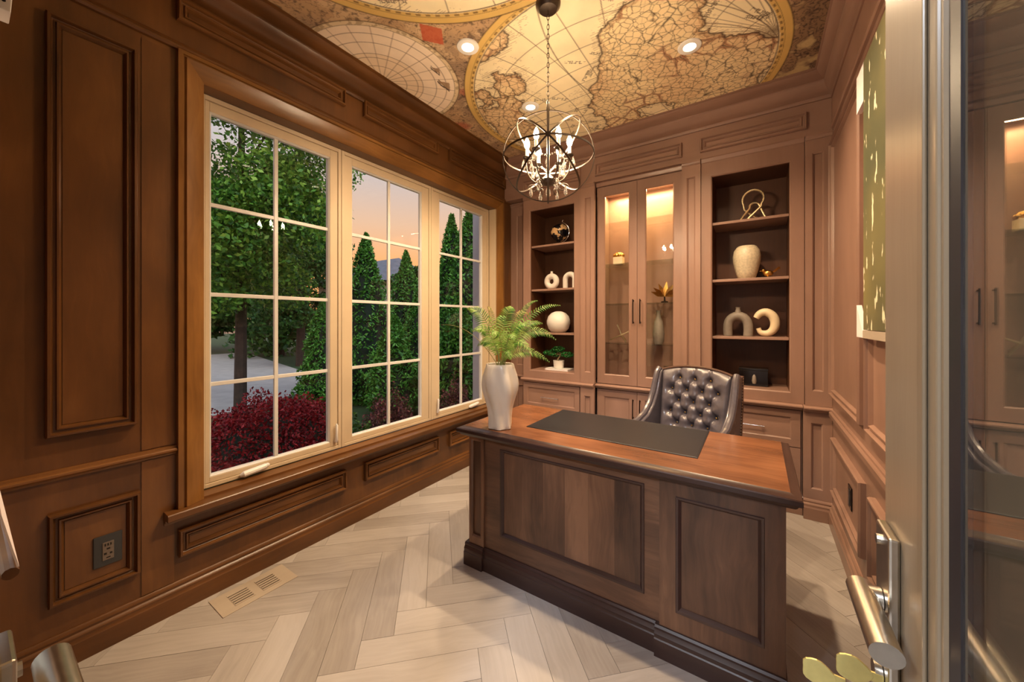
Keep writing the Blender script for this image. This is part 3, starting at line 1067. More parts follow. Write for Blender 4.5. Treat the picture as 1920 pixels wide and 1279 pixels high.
# recessed ceiling lamps
POTS = ((-0.333, 2.395, 'round recessed ceiling lamp printed over by the cracked land of the map'),
        (-1.430, 2.405, 'recessed ceiling lamp above the chandelier rings near the back cabinets'),
        (-1.425, 1.672, 'recessed ceiling lamp between the polar disc and the hemispheres'),
        (-0.333, 1.672, 'recessed ceiling lamp above the front right of the desk'))
for (px, py, lab) in POTS:
    o = empty('recessed_lamp', (px, py, ZC))
    tag(o, lab, 'ceiling lamp', 'recessed ceiling lamps')
    MB().lathe([(0.034, -0.0045), (0.036, -0.008), (0.058, -0.009), (0.064, -0.006), (0.066, -0.0008)], 32, (px, py, ZC)).build('trim_ring', M['whitep'], o, smooth=True)
    MB().lathe([(0.033, -0.0075), (0.033, -0.0015)], 24, (px, py, ZC)).build('lens', M['lens'], o)
    light('recessed_lamp_light', 'SPOT', (px, py, ZC - 0.02), POT_W, WARM, 0.035, 130, 0.7, parent=o)

# ------------------------------------------------------------------ built-in cabinets
CX = -0.88
mir = lambda x: 2 * CX - x
ZL0, ZL1 = 0.735, 0.774       # counter ledge


def ring(P, u0, u1, v0, v1, wu, wv0, wv1, t, name, mat, parent):
    # face frame with different rail heights, eased inner edge
    mb = MB()
    i = (u0 + wu[0], u1 - wu[1], v0 + wv0, v1 - wv1)
    e = 0.008
    out = [(u0, v0), (u1, v0), (u1, v1), (u0, v1)]
    inn = [(i[0], i[2]), (i[1], i[2]), (i[1], i[3]), (i[0], i[3])]
    inn2 = [(i[0] + e, i[2] + e), (i[1] - e, i[2] + e), (i[1] - e, i[3] - e), (i[0] + e, i[3] - e)]
    loops = [[P(a, b, -t) for a, b in out], [P(a, b, 0) for a, b in out], [P(a, b, 0) for a, b in inn], [P(a, b, -0.007) for a, b in inn2], [P(a, b, -t) for a, b in inn2]]
    vs = [p for l in loops for p in l]
    fs = []
    for k in range(5):
        l = (k + 1) % 5
        for q in range(4):
            r = (q + 1) % 4
            fs.append((k * 4 + q, k * 4 + r, l * 4 + r, l * 4 + q))
    return mb.add(vs, fs).build(name, mat, parent)


def framed(P, u0, u1, v0, v1, w, t, name, matf, matp, parent, pd=0.011):
    f = ring(P, u0, u1, v0, v1, (w, w), w, w, t, name, matf, parent)
    MB().pbox(P, u0 + w + 0.0082, u1 - w - 0.0082, v0 + w + 0.0082, v1 - w - 0.0082, -t + 0.001, -pd).build('panel', matp, f)
    return f


def pull(P, u, v, L, vertical, mat, parent, r=0.0042, off=0.028):
    mb = MB()
    if vertical:
        mb.tube([P(u, v - L / 2 - 0.012, off), P(u, v + L / 2 + 0.012, off)], r, 8)
        for s in (-1, 1):
            mb.tube([P(u, v + s * L / 2, 0.0005), P(u, v + s * L / 2, off)], r * 0.9, 8)
    else:
        mb.tube([P(u - L / 2 - 0.012, v, off), P(u + L / 2 + 0.012, v, off)], r, 8)
        for s in (-1, 1):
            mb.tube([P(u + s * L / 2, v, 0.0005), P(u + s * L / 2, v, off)], r * 0.9, 8)
    return mb.build('handle', mat, parent, smooth=True)


def pilaster(P, u0, u1, v0, v1, t, g0, g1, gz0, gz1, parent, mat):
    f = ring(P, u0, u1, v0, v1, (g0 - u0 - 0.008, u1 - g1 - 0.008), gz0 - v0 - 0.008, v1 - gz1 - 0.008, t, 'pilaster', mat, parent)
    MB().pbox(P, g0 + 0.0002, g1 - 0.0002, gz0 + 0.0002, gz1 - 0.0002, -t + 0.001, -0.016).build('groove_panel', mat, f)
    return f


Y_BK, Y_CT = 3.270, 3.312       # faces of the bookcases and of the glazed centre
ZT0 = 2.600


def bookcase(x0, x1, o0, o1, lab, pil, shelf_z):
    t = empty('bookcase', ((x0 + x1) / 2, Y_BK + 0.15, ZL1))
    tag(t, lab, 'bookcase')
    P = PB(Y_BK)
    ring(P, x0, x1, ZL1 + 0.001, ZT0, (o0 - x0 - 0.008, x1 - o1 - 0.008), 0.846 - ZL1 - 0.001, ZT0 - 2.493, 0.022, 'face_frame', M['cabZ'], t)
    ys, ye = Y_BK + 0.0225, 3.606
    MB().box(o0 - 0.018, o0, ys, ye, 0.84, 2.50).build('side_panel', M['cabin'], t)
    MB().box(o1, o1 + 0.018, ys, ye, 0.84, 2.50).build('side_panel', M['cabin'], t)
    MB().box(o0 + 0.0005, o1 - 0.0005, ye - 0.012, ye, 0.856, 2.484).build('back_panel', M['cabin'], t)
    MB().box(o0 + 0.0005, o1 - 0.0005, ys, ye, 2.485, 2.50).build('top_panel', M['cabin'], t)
    MB().box(o0 + 0.0005, o1 - 0.0005, ys, ye, 0.84, 0.8555).build('bottom_panel', M['cabX'], t)
    for z in shelf_z:
        MB().box(o0 + 0.001, o1 - 0.001, ys + 0.006, ye - 0.013, z - 0.020, z).build('shelf', M['cabX'], t, bevel=0.002)
    for (p0, p1, yf, g0, g1) in pil:
        pilaster(PB(yf), p0, p1, ZL1 + 0.001, ZT0, 0.03, g0, g1, 0.885, 2.500, t, M['cabZ'])
        # moulded cap
        cap = [(0.0, 2.6005), (0.004, 2.6005), (0.010, 2.608), (0.012, 2.618), (0.020, 2.624), (0.020, 2.634), (0.0, 2.639), (-0.03, 2.639), (-0.03, 2.6005)]
        MB().sweep(cap, PB(yf), p0, p1).build('cap', M['cabX'], t, smooth=True, ang=30)
    return t


SH = (2.128, 1.680, 1.237)
bkR = bookcase(-0.372, 0.272, -0.295, 0.190, 'open bookcase next to the right wall holding vases and a gold knot', ((-0.510, -0.374, 3.252, -0.466, -0.420), (0.275, 0.4185, 3.246, 0.322, 0.366)), SH)
bkL = bookcase(mir(0.272), mir(-0.372), mir(0.190), mir(-0.295), 'open bookcase next to the window wall holding the black globe', ((mir(-0.374), mir(-0.510), 3.252, mir(-0.420), mir(-0.466)), (-2.2685, -2.036, 3.392, -2.185, -2.120)), SH)
# cornice strip over the cabinet faces
cor = MB()
capP = [(0.0, 2.6005), (0.006, 2.604), (0.010, 2.614), (0.014, 2.630), (0.010, 2.639), (-0.03, 2.639), (-0.03, 2.6005)]
for (a, b, y) in ((mir(0.272), mir(-0.372), Y_BK), (mir(-0.508), -0.512, Y_CT), (-0.372, 0.272, Y_BK)):
    MB().sweep(capP, PB(y), a, b).build('cornice', M['cabX'], bkR if a > -0.5 else bkL, smooth=True, ang=30)

# glazed centre cabinet
gc_ = empty('glazed_cabinet', (CX, Y_CT + 0.15, ZL1))
tag(gc_, 'lit display cabinet with two tall glass doors between the bookcases', 'cabinet')
c0, c1 = mir(-0.5125), -0.5125
MB().box(c0, c0 + 0.018, Y_CT + 0.024, 3.606, 0.79, 2.58).build('side_panel', M['cabZ'], gc_)
MB().box(c1 - 0.018, c1, Y_CT + 0.024, 3.606, 0.79, 2.58).build('side_panel', M['cabZ'], gc_)
MB().box(c0 + 0.019, c1 - 0.019, 3.594, 3.606, 0.80, 2.57).build('back_panel', M['cabZ'], gc_)
MB().box(c0 + 0.0185, c1 - 0.0185, Y_CT + 0.024, 3.606, 2.571, 2.585).build('top_panel', M['cabX'], gc_)
MB().box(c0 + 0.0185, c1 - 0.0185, Y_CT + 0.024, 3.606, ZL1 + 0.002, 0.799).build('bottom_panel', M['cabX'], gc_)
MB().box(CX - 0.022, CX + 0.022, Y_CT + 0.024, Y_CT + 0.042, 0.80, 2.57).build('centre_stile', M['cabZ'], gc_)
MB().box(c0 + 0.03, c1 - 0.03, 3.40, 3.43, 2.560, 2.570).build('light_bar', M['led'], gc_)
light('cabinet_light', 'AREA', (CX, 3.47, 2.555), LED_W, (1.0, 0.66, 0.30), (0.62, 0.06), parent=gc_)
for z in (2.265, 1.885, 1.515, 1.150):
    MB().box(c0 + 0.0195, c1 - 0.0195, Y_CT + 0.05, 3.592, z - 0.008, z).build('glass_shelf', M['shelfglass'], gc_)
Pc = PB(Y_CT)
for (a, b, hx) in ((c0 + 0.001, CX - 0.0015, CX - 0.030), (CX + 0.0015, c1 - 0.001, CX + 0.030)):
    d = ring(Pc, a, b, ZL1 + 0.006, ZT0 - 0.006, (0.066, 0.066), 0.080, 0.082, 0.022, 'door', M['cabZ'], gc_)
    MB().pbox(Pc, a + 0.0745, b - 0.0745, ZL1 + 0.0945, ZT0 - 0.0965, -0.014, -0.011).build('glass_pane', M['cpane'], d)
    pull(Pc, hx, 1.440, 0.19, True, M['darkmetal'], d, 0.0048)

# counter ledge with its steps
lg = empty('counter_ledge', (CX, 3.35, ZL0))
tag(lg, 'moulded counter ledge between the upper and lower built-in cabinets', 'counter')
LEDP = [(-0.10, 0.7355), (-0.002, 0.7355), (0.004, 0.738), (0.008, 0.746), (0.018, 0.750), (0.024, 0.757), (0.024, 0.765), (0.018, 0.770), (0.010, 0.7735), (-0.10, 0.7735)]
for (a, b, y) in ((-2.2685, -2.037, 3.385), (-2.035, -1.253, 3.242), (-1.2505, -0.5095, 3.290), (-0.507, 0.262, 3.248), (0.264, 0.4185, 3.228)):
    MB().sweep(LEDP, PB(y), a, b).build('ledge_moulding', M['cabX'], lg, smooth=True, ang=30)
    MB().box(a, b, y + 0.1, 3.60, 0.7365, 0.7735).build('ledge_board', M['cabX'], lg)


def base_cab(x0, x1, yf, lab, kind):
    t = empty('base_cabinet', ((x0 + x1) / 2, yf + 0.15, 0))
    tag(t, lab, 'cabinet')
    MB().box(x0, x1, yf + 0.023, 3.60, 0.001, 0.7345).build('body', M['cabX'], t)
    P = PB(yf)
    if kind == 'drawers':
        for (a, b) in ((0.470, 0.728), (0.142, 0.464)):
            d = framed(P, x0 + 0.012, x1 - 0.012, a, b, 0.050 if a > 0.4 else 0.055, 0.022, 'drawer', M['cabX'], M['cabX'], t)
            pull(PB(yf + 0.011), (x0 + x1) / 2, (a + b) / 2 - 0.008, 0.17, False, M['nickel'], d)
    else:
        xm = (x0 + x1) / 2
        for (a, b, hx) in ((x0 + 0.006, xm - 0.0015, xm - 0.030), (xm + 0.0015, x1 - 0.006, xm + 0.030)):
            d = framed(P, a, b, 0.142, 0.728, 0.064, 0.022, 'door', M['cabZ'], M['cabZ'], t)
            pull(P, hx, 0.580, 0.15, True, M['darkmetal'], d, 0.0048)
    MB().sweep([(h - 0.001, z + 0.001) for h, z in BASEP], PB(yf + 0.022), x0, x1).build('plinth', M['cabX'], t, smooth=True, ang=30)
    return t


bR = base_cab(-0.372, 0.262, 3.262, 'base cabinet of drawers below the bookcase by the right wall', 'drawers')
bL = base_cab(-2.034, mir(-0.372), 3.256, 'base cabinet of drawers below the bookcase by the window', 'drawers')
bC = base_cab(-1.249, -0.511, 3.304, 'base cabinet with two doors behind the desk chair', 'doors')
for (p0, p1, yf, g0, g1, par) in ((0.264, 0.4185, 3.242, 0.314, 0.362, bR), (-0.508, -0.374, 3.250, -0.466, -0.420, bR), (mir(-0.374), -1.251, 3.244, mir(-0.420), mir(-0.466), bL), (-2.2685, -2.037, 3.398, -2.185, -2.120, bL)):
    pilaster(PB(yf), p0, p1, 0.137, 0.7345, 0.03, g0, g1, 0.215, 0.650, par, M['cabZ'])
    MB().sweep([(h, z) for h, z in BASEP], PB(yf + 0.002), p0, p1).build('plinth', M['cabX'], par, smooth=True, ang=30)

# ------------------------------------------------------------------ the desk
dk = empty('desk', (-0.64, 1.90, 0))
tag(dk, 'large brown stained wooden executive desk with panelled front', 'desk')
DX0, DX1, DY0, DY1 = -1.345, 0.083, 1.590, 2.19
ZD = 0.769
TOPP = [(0.0, 0.0), (0.022, -0.010), (0.030, -0.010), (0.033, -0.014), (0.033, -0.030), (0.030, -0.034), (0.022, -0.036), (0.018, -0.044), (0.012, -0.050), (0.0, -0.052)]
tx0, tx1, ty0, ty1 = -1.375, 0.095, 1.585, 2.220
# top: slab plus moulded edge going round
MB().box(tx0, tx1, ty0, ty1, ZD - 0.040, ZD).build('top', M['desktop'], dk)
mb = MB()
nn = len(TOPP)
vs = []
for (a, b, su, sv) in ((tx0, ty0, -1, -1), (tx1, ty0, 1, -1), (tx1, ty1, 1, 1), (tx0, ty1, -1, 1)):
    vs += [(a + su * d, b + sv * d, ZD + h) for d, h in TOPP]
fs = []
for i in range(4):
    j = (i + 1) % 4
    for k in range(nn - 1):
        fs.append((i * nn + k, j * nn + k, j * nn + k + 1, i * nn + k + 1))
mb.add(vs, fs).build('top_edge', M['deskdark'], dk, smooth=True, ang=25)
# carcass
MB().box(DX0 + 0.02, DX1 - 0.01, DY0 + 0.035, DY0 + 0.06, 0.01, ZD - 0.053).build('modesty_back', M['deskX'], dk)
MB().box(DX0 + 0.001, DX0 + 0.019, DY0 + 0.036, DY1, 0.01, ZD - 0.053).build('side_panel', M['deskZ'], dk)
MB().box(DX1 - 0.019, DX1 - 0.001, DY0 + 0.025, DY1, 0.01, ZD - 0.053).build('side_panel', M['deskZ'], dk)
for (a, b) in ((DX0 + 0.02, DX0 + 0.42), (DX1 - 0.42, DX1 - 0.02)):
    pd_ = MB().box(a, b, DY0 + 0.062, DY1 - 0.022, 0.01, ZD - 0.054).build('pedestal', M['deskX'], dk)
    for k in range(3):
        z = 0.12 + k * 0.195
        dr = MB().box(a + 0.01, b - 0.01, DY1 - 0.0215, DY1 - 0.001, z, z + 0.185).build('drawer', M['deskX'], pd_, bevel=0.002)
Pd = PB(DY0)
# left pilaster
pilaster(Pd, DX0, -1.243, 0.12, ZD - 0.053, 0.034, -1.322, -1.270, 0.170, 0.690, dk, M['deskZ'])
# centre framed panel of boards
Pm = PB(DY0 + 0.012)
ring(Pm, -1.2425, -0.3335, 0.12, ZD - 0.053, (0.100, 0.062), 0.088, 0.042, 0.022, 'front_frame', M['deskX'], dk)
MB().frame(Pm, -1.142, -0.396, 0.209, 0.674, [(0, 0.0), (0.002, 0.004), (0.010, 0.003), (0.018, -0.007), (0.020, -0.010), (0, -0.010)]).build('panel_moulding', M['deskdark'], dk, smooth=True, ang=25)
nb = 6
xs_ = [-1.132 + (0.726) * k / nb for k in range(nb + 1)]
for k in range(nb):
    MB().pbox(Pm, xs_[k] + 0.0003, xs_[k + 1] - 0.0003, 0.218, 0.664, -0.021, -0.0115 + 0.0006 * (k % 2)).build('front_board', M['deskZ'], dk)
# right framed panel, standing proud
Pq = PB(DY0 - 0.003)
ring(Pq, -0.333, DX1, 0.12, ZD - 0.053, (0.062, 0.062), 0.078, 0.058, 0.034, 'front_frame', M['deskZ'], dk)
MB().frame(Pq, -0.272, 0.022, 0.196, 0.659, [(0, 0.0), (0.002, 0.005), (0.010, 0.003), (0.018, -0.007), (0.020, -0.010), (0, -0.010)]).build('panel_moulding', M['deskdark'], dk, smooth=True, ang=25)
MB().pbox(Pq, -0.262, 0.012, 0.206, 0.650, -0.033, -0.0115).build('front_board', M['deskZ'], dk)
# stepped base mouldings
DBP = [(-0.03, 0.0), (0.022, 0.0), (0.022, 0.070), (0.018, 0.074), (0.017, 0.082), (0.019, 0.090), (0.013, 0.098), (0.010, 0.103), (0.012, 0.112), (0.006, 0.1195), (-0.03, 0.1195)]
for (a, b, y) in ((DX0 - 0.022, -1.2415, DY0), (-1.2410, -0.350, DY0 + 0.012), (-0.3495, DX1 + 0.004, DY0 - 0.003)):
    MB().sweep(DBP, PB(y), a, b).build('base_moulding', M['deskdark'], dk, smooth=True, ang=25)
MB().sweep([(h, z) for h, z in DBP], PR(DX0), DY0 + 0.031, DY1).build('base_moulding', M['deskdark'], dk, smooth=True, ang=25)
MB().sweep([(min(h, 0.004), z) for h, z in DBP], PL(DX1), DY0 + 0.031, DY1).build('base_moulding', M['deskdark'], dk, smooth=True, ang=25)

# desk pad
pad = empty('desk_pad', (-0.64, 1.98, ZD))
tag(pad, 'black rectangular desk pad lying on the desk top', 'desk pad')
MB().box(-1.068, -0.212, 1.752, 2.215, ZD + 0.0003, ZD + 0.0035).build('mat', M['blackmat'], pad, bevel=0.001)
MB().frame(lambda u, v, h: (u, v, ZD + 0.0035 + h), -1.064, -0.216, 1.756, 2.211, [(0, 0.0001), (0.001, 0.0006), (0.003, 0.0006), (0.004, 0.0001)]).build('stitched_edge', M['blackmat'], pad)

# ------------------------------------------------------------------ ivory vase and fern
VX, VY = -1.184, 1.662
vz = [(0.000, 0.056), (0.004, 0.064), (0.02, 0.064), (0.06, 0.063), (0.10, 0.066), (0.14, 0.074), (0.18, 0.086), (0.21, 0.094), (0.24, 0.097), (0.27, 0.095), (0.30, 0.089), (0.33, 0.081), (0.348, 0.077), (0.352, 0.074)]
prof = [(r, z) for z, r in vz] + [(0.069, 0.350), (0.070, 0.32), (0.08, 0.27), (0.06, 0.18)]
mod = lambda a, z: 1 + 0.07 * math.cos(6 * (a + 2.2 * z)) * min(1.0, (0.36 - z) * 8 + 0.25)
vs_ = MB().lathe(prof, 96, (VX, VY, ZD + 0.0005), mod).build('vase', M['vasew'], smooth=True, ang=60)
tag(vs_, 'tall ivory softly fluted vase standing on the desk corner', 'vase')

fe = empty('fern', (VX, VY, ZD + 0.30))
tag(fe, 'green fern spray arranged in the ivory vase', 'plant')
RV = Vector((math.cos(YAW), math.sin(YAW), 0))      # across the view
FV = Vector((-math.sin(YAW), math.cos(YAW), 0))     # along the view
PXM = 0.00293
fr = random.Random(11)


def frond(tip, rise, lw, mat, npair=25, stem_r=0.0022, start=0.22, width=1.0):
    p0 = Vector((VX, VY, ZD + 0.32)) + Vector((fr.uniform(-.02, .02), fr.uniform(-.02, .02), 0))
    p3 = Vector(tip)
    mid = p0.lerp(p3, 0.5)
    ctrl = Vector((p0.x * 0.55 + p3.x * 0.45, p0.y * 0.55 + p3.y * 0.45, max(p0.z, p3.z) + rise))
    pts = []
    ns = 28
    for k in range(ns + 1):
        t = k / ns
        pts.append(p0 * (1 - t) ** 2 + ctrl * 2 * t * (1 - t) + p3 * t * t)
    f = MB()
    f.tube(pts[::2], [stem_r * (1 - 0.75 * k / (ns / 2)) for k in range(ns // 2 + 1)], 5)
    so = f.build('frond', M['fernstem'] if mat is M['fern'] else M['fernold'], fe, smooth=True)
    if not lw:
        return
    lf = MB()
    tot = (pts[-1] - pts[0]).length
    side0 = None
    for q in range(npair):
        t = start + (1 - start) * q / (npair - 1)
        x = t * ns
        k = min(int(x), ns - 1)
        c = pts[k].lerp(pts[k + 1], x - k)
        tan = (pts[k + 1] - pts[k]).normalized()
        upv = Vector((0, 0, 1)) - FV * 0.9
        side = tan.cross(upv)
        if side.length < 1e-4:
            side = RV.copy()
        side.normalize()
        nrm = side.cross(tan).normalized()
        s = (t - start) / (1 - start)
        L = lw * (0.35 + 0.65 * min(1, s * 4)) * (1 - s ** 2.2) + 0.006
        for sg in (-1, 1):
            d = (side * sg + tan * (0.45 + 0.3 * s) - Vector((0, 0, 1)) * 0.18 + nrm * fr.uniform(-0.15, 0.15)).normalized()
            wv = tan * (0.0022 * width + 0.0016 * (1 - s))
            a = c
            b = c + d * L * 0.5 + nrm * 0.003
            e = c + d * L - Vector((0, 0, 1)) * L * 0.12
            lf.add([a - wv * 0.5, a + wv * 0.5, b + wv, e, b - wv], [(0, 1, 2, 4), (4, 2, 3)])
    lo = lf.build('leaflets', mat, so)


tips = [(-115, -73, 0.05, 0.02, 0.0, 'o'), (-62, -104, 0.02, 0.03, 0.062, 'f'), (-42, -34, 0.02, 0.10, 0.050, 'f'), (-24, -108, 0.08, 0.0, 0.020, 'o'),
        (24, -106, 0.06, 0.02, 0.062, 'f'), (56, -92, 0.08, 0.10, 0.030, 'o'), (70, -119, 0.02, 0.0, 0.020, 'f'), (113, -110, 0.02, 0.03, 0.034, 'f'),
        (104, -46, 0.0, 0.16, 0.058, 'f'), (92, -4, 0.0, 0.14, 0.046, 'f'), (26, -48, -0.16, 0.10, 0.062, 'f'), (56, -26, -0.13, 0.14, 0.056, 'f'),
        (-12, -52, -0.12, 0.11, 0.056, 'f'), (4, -90, 0.12, 0.02, 0.050, 'f'), (50, -72, -0.06, 0.05, 0.056, 'f'), (-48, -62, -0.08, 0.08, 0.052, 'f'), (20, -14, -0.14, 0.10, 0.044, 'f'), (80, -76, 0.05, 0.05, 0.05, 'f')]
for (du, dv, dep, rise, lw, kd) in tips:
    tp = Vector((VX, VY, ZD + 0.352)) + RV * du * PXM + FV * dep + Vector((0, 0, -dv * PXM))
    frond(tp, rise, lw, M['fern'] if kd == 'f' else M['fernold'], width=1.25)

# ------------------------------------------------------------------ tufted desk chair
ch = empty('desk_chair', (-0.405, 2.54, 0), math.radians(-17))
tag(ch, 'dark button tufted leather desk chair behind the desk', 'chair')
BW, BZ0, BZ1 = 0.215, 0.46, 1.045
buttons = []
rowz = [0.965, 0.890, 0.815, 0.740, 0.665]
for ri, z in enumerate(rowz):
    offs = (-0.105, -0.005, 0.095) if ri % 2 == 0 else (-0.155, -0.055, 0.045, 0.145)
    for x in offs:
        buttons.append((x, z))


def back_y(x, z):
    return 0.135 + 0.16 * (z - BZ0) - 0.9 * max(0, abs(x) - 0.10) ** 2


nxg, nzg = 72, 88
gv, gf = [], []
bx_ = np.array([b[0] for b in buttons])
bz_ = np.array([b[1] for b in buttons])
pairs = []
for i in range(len(buttons)):
    for j in range(len(buttons)):
        if i != j and abs(abs(buttons[i][0] - buttons[j][0]) - 0.05) < 0.012 and abs(buttons[i][1] - buttons[j][1] - 0.075) < 0.01:
            pairs.append((buttons[i], buttons[j]))
for iz in range(nzg + 1):
    t = iz / nzg
    for ix in range(nxg + 1):
        s = -1 + 2 * ix / nxg
        ztop = BZ1 - 0.035 * abs(s) ** 2.2
        z = BZ0 + (ztop - BZ0) * t
        x = s * (BW + 0.01 * t)
        d = np.hypot(bx_ - x, bz_ - z)
        dep = -0.030 * math.exp(-(d.min() / 0.020) ** 2) - 0.014 * math.exp(-(d.min() / 0.05) ** 2)
        cr = 9.0
        for (a, b) in pairs:
            ax, az = a
            vx, vz2 = b[0] - ax, b[1] - az
            q = max(0, min(1, ((x - ax) * vx + (z - az) * vz2) / (vx * vx + vz2 * vz2)))
            cr = min(cr, math.hypot(x - ax - q * vx, z - az - q * vz2))
        dep += -0.011 * math.exp(-(cr / 0.007) ** 2)
        if z > 0.965:
            for x_ in (-0.105, -0.005, 0.095):
                dep += -0.007 * math.exp(-((x - x_) / 0.006) ** 2) * min(1, (z - 0.965) / 0.01) 
        edge = min(1 - abs(s), 1 - t, 0.12) / 0.12
        y = back_y(x, z) - 0.040 * math.sqrt(max(0, edge)) - dep
        gv.append((x, y, z))
for iz in range(nzg):
    for ix in range(nxg):
        a = iz * (nxg + 1) + ix
        gf.append((a, a + 1, a + nxg + 2, a + nxg + 1))
# back shell closes the cushion
m0 = len(gv)
for iz in range(nzg + 1):
    t = iz / nzg
    for ix in range(nxg + 1):
        s = -1 + 2 * ix / nxg
        ztop = BZ1 - 0.035 * abs(s) ** 2.2
        z = BZ0 + (ztop - BZ0) * t
        x = s * (BW + 0.01 * t)
        gv.append((x, back_y(x, z) + 0.03, z))
for iz in range(nzg):
    for ix in range(nxg):
        a = m0 + iz * (nxg + 1) + ix
        gf.append((a, a + nxg + 1, a + nxg + 2, a + 1))
for iz in range(nzg):
    for ix in (0, nxg):
        a, b = iz * (nxg + 1) + ix, (iz + 1) * (nxg + 1) + ix
        gf.append((a, b, m0 + b, m0 + a))
for ix in range(nxg):
    for iz in (0, nzg):
        a = iz * (nxg + 1) + ix
        gf.append((a, a + 1, m0 + a + 1, m0 + a))
bk = MB().add(gv, gf).build('backrest', M['leather'], ch, smooth=True, local=True, ang=60)
for (x, z) in buttons:
    MB().sphere((x, back_y(x, z) - 0.040 + 0.036, z), (0.0062, 0.005, 0.0062), 10, 6).build('button', M['gold'], bk, smooth=True, local=True)
bp_ = [(s * (BW + 0.012), back_y(s * BW, BZ1 - 0.035 * abs(s) ** 2.2) - 0.004, BZ1 + 0.002 - 0.035 * abs(s) ** 2.2) for s in [k / 12 - 1 for k in range(25)]]
MB().tube(bp_, 0.009, 8).build('top_piping', M['leatherbrown'], bk, smooth=True, local=True)
# scooped wings running down into the arms
wing = [(0.235, 1.012), (0.205, 1.015), (0.180, 0.99), (0.160, 0.93), (0.130, 0.85), (0.085, 0.775), (0.02, 0.715), (-0.07, 0.680), (-0.17, 0.668), (-0.235, 0.655), (-0.255, 0.61), (-0.25, 0.40), (0.17, 0.40), (0.20, 0.6), (0.225, 0.8)]
for sg in (-1, 1):
    xi, xo = sg * 0.228, sg * 0.272
    a = MB().prism(wing, 'X', min(xi, xo), max(xi, xo)).build('arm', M['leather'], ch, smooth=True, local=True, ang=40, bevel=0.008)
    roll = [(sg * 0.252 + sg * 0.012 * math.sin(k * 0.35), p[0] - 0.004, p[1] + 0.004) for k, p in enumerate(wing[1:11])]
    MB().tube(roll, [0.020] * len(roll), 10).build('arm_roll', M['leather'], a, smooth=True, local=True)
    strip = [(0.235, 1.012), (0.225, 0.8), (0.20, 0.6), (0.17, 0.40), (0.19, 0.40), (0.222, 0.6), (0.247, 0.8), (0.257, 1.016)]
    MB().prism(strip, 'X', sg * 0.250 - 0.024, sg * 0.250 + 0.024).build('rear_strip', M['leatherbrown'], a, local=True, bevel=0.003)
    nh = MB()
    for k in range(34):
        t = k / 33
        z = 1.0 - 0.58 * t
        y = 0.240 - 0.075 * t * (0.75 + 0.25 * t)
        nh.sphere((sg * 0.2745, y, z), (0.002, 0.005, 0.005), 6, 4)
    nh.build('nailhead_trim', M['palegold'], a, smooth=True, local=True)
sv = []
MB().box(-0.225, 0.225, -0.25, 0.12, 0.40, 0.50).build('seat', M['leather'], ch, smooth=True, local=True, bevel=0.03)
MB().box(-0.26, 0.26, -0.24, 0.165, 0.33, 0.395).build('seat_base', M['leatherbrown'], ch, local=True, bevel=0.006)
MB().lathe([(0.03, 0.10), (0.028, 0.25), (0.05, 0.329)], 20).build('column', M['iron'], ch, smooth=True, local=True)
for k in range(5):
    a = 2 * PI * k / 5 + 0.3
    lgm = MB().tube([(0.02 * math.cos(a), 0.02 * math.sin(a), 0.115), (0.15 * math.cos(a), 0.15 * math.sin(a), 0.095), (0.27 * math.cos(a), 0.27 * math.sin(a), 0.068)], [0.026, 0.022, 0.015], 8).build('leg', M['deskdark'], ch, smooth=True, local=True)
    MB().tube([(0.27 * math.cos(a) - 0.012 * math.sin(a), 0.27 * math.sin(a) + 0.012 * math.cos(a), 0.0275), (0.27 * math.cos(a) + 0.012 * math.sin(a), 0.27 * math.sin(a) - 0.012 * math.cos(a), 0.0275)], 0.027, 14).build('caster', M['black'], lgm, smooth=True, local=True)

# ------------------------------------------------------------------ orb chandelier
LX, LY, LZ, LR = -0.890, 1.672, 2.200, 0.232
cd = empty('chandelier', (LX, LY, LZ - LR))
tag(cd, 'orb chandelier of thin metal rings with candle bulbs and crystal drops', 'chandelier')
PSI = math.atan2(LX, LY)      # direction from the doorway


def circ(basis_a, basis_b, R, n=72):
    return [Vector((LX, LY, LZ)) + basis_a * (R * math.cos(2 * PI * k / n)) + basis_b * (R * math.sin(2 * PI * k / n)) for k in range(n)]


av = Vector((LX, LY, 0)).normalized()        # away from the doorway
rv = Vector((av.y, -av.x, 0))
zv = Vector((0, 0, 1))
q45 = math.sqrt(0.5)
rings = [(rv, zv, LR), (av, zv, LR - 0.002), (rv, av, LR - 0.004), (av, (rv * q45 + zv * q45), LR - 0.006), (av, (rv * q45 - zv * q45), LR - 0.008)]
for (a, b, R) in rings:
    c = circ(a, b, R)
    nrm = a.cross(b).normalized()
    vs, fs = [], []
    w, th = 0.0040, 0.0020
    for p in c:
        d = (p - Vector((LX, LY, LZ))).normalized()
        vs += [p + nrm * w + d * th, p - nrm * w + d * th, p - nrm * w - d * th, p + nrm * w - d * th]
    for k in range(72):
        l = (k + 1) % 72
        for q in range(4):
            r_ = (q + 1) % 4
            fs.append((k * 4 + q, k * 4 + r_, l * 4 + r_, l * 4 + q))
    MB().add(vs, fs).build('ring', M['iron'], cd, smooth=True, ang=30)
MB().lathe([(0.004, LZ - 0.14), (0.010, LZ - 0.135), (0.007, LZ - 0.10), (0.007, LZ + LR), (0.009, LZ + LR + 0.005), (0.009, LZ + LR + 0.04), (0.004, LZ + LR + 0.055)], 14, (LX, LY, 0)).build('centre_rod', M['iron'], cd, smooth=True)
MB().lathe([(0.012, LZ - 0.150), (0.034, LZ - 0.142), (0.040, LZ - 0.125), (0.022, LZ - 0.110), (0.012, LZ - 0.095)], 20, (LX, LY, 0)).build('hub', M['iron'], cd, smooth=True)
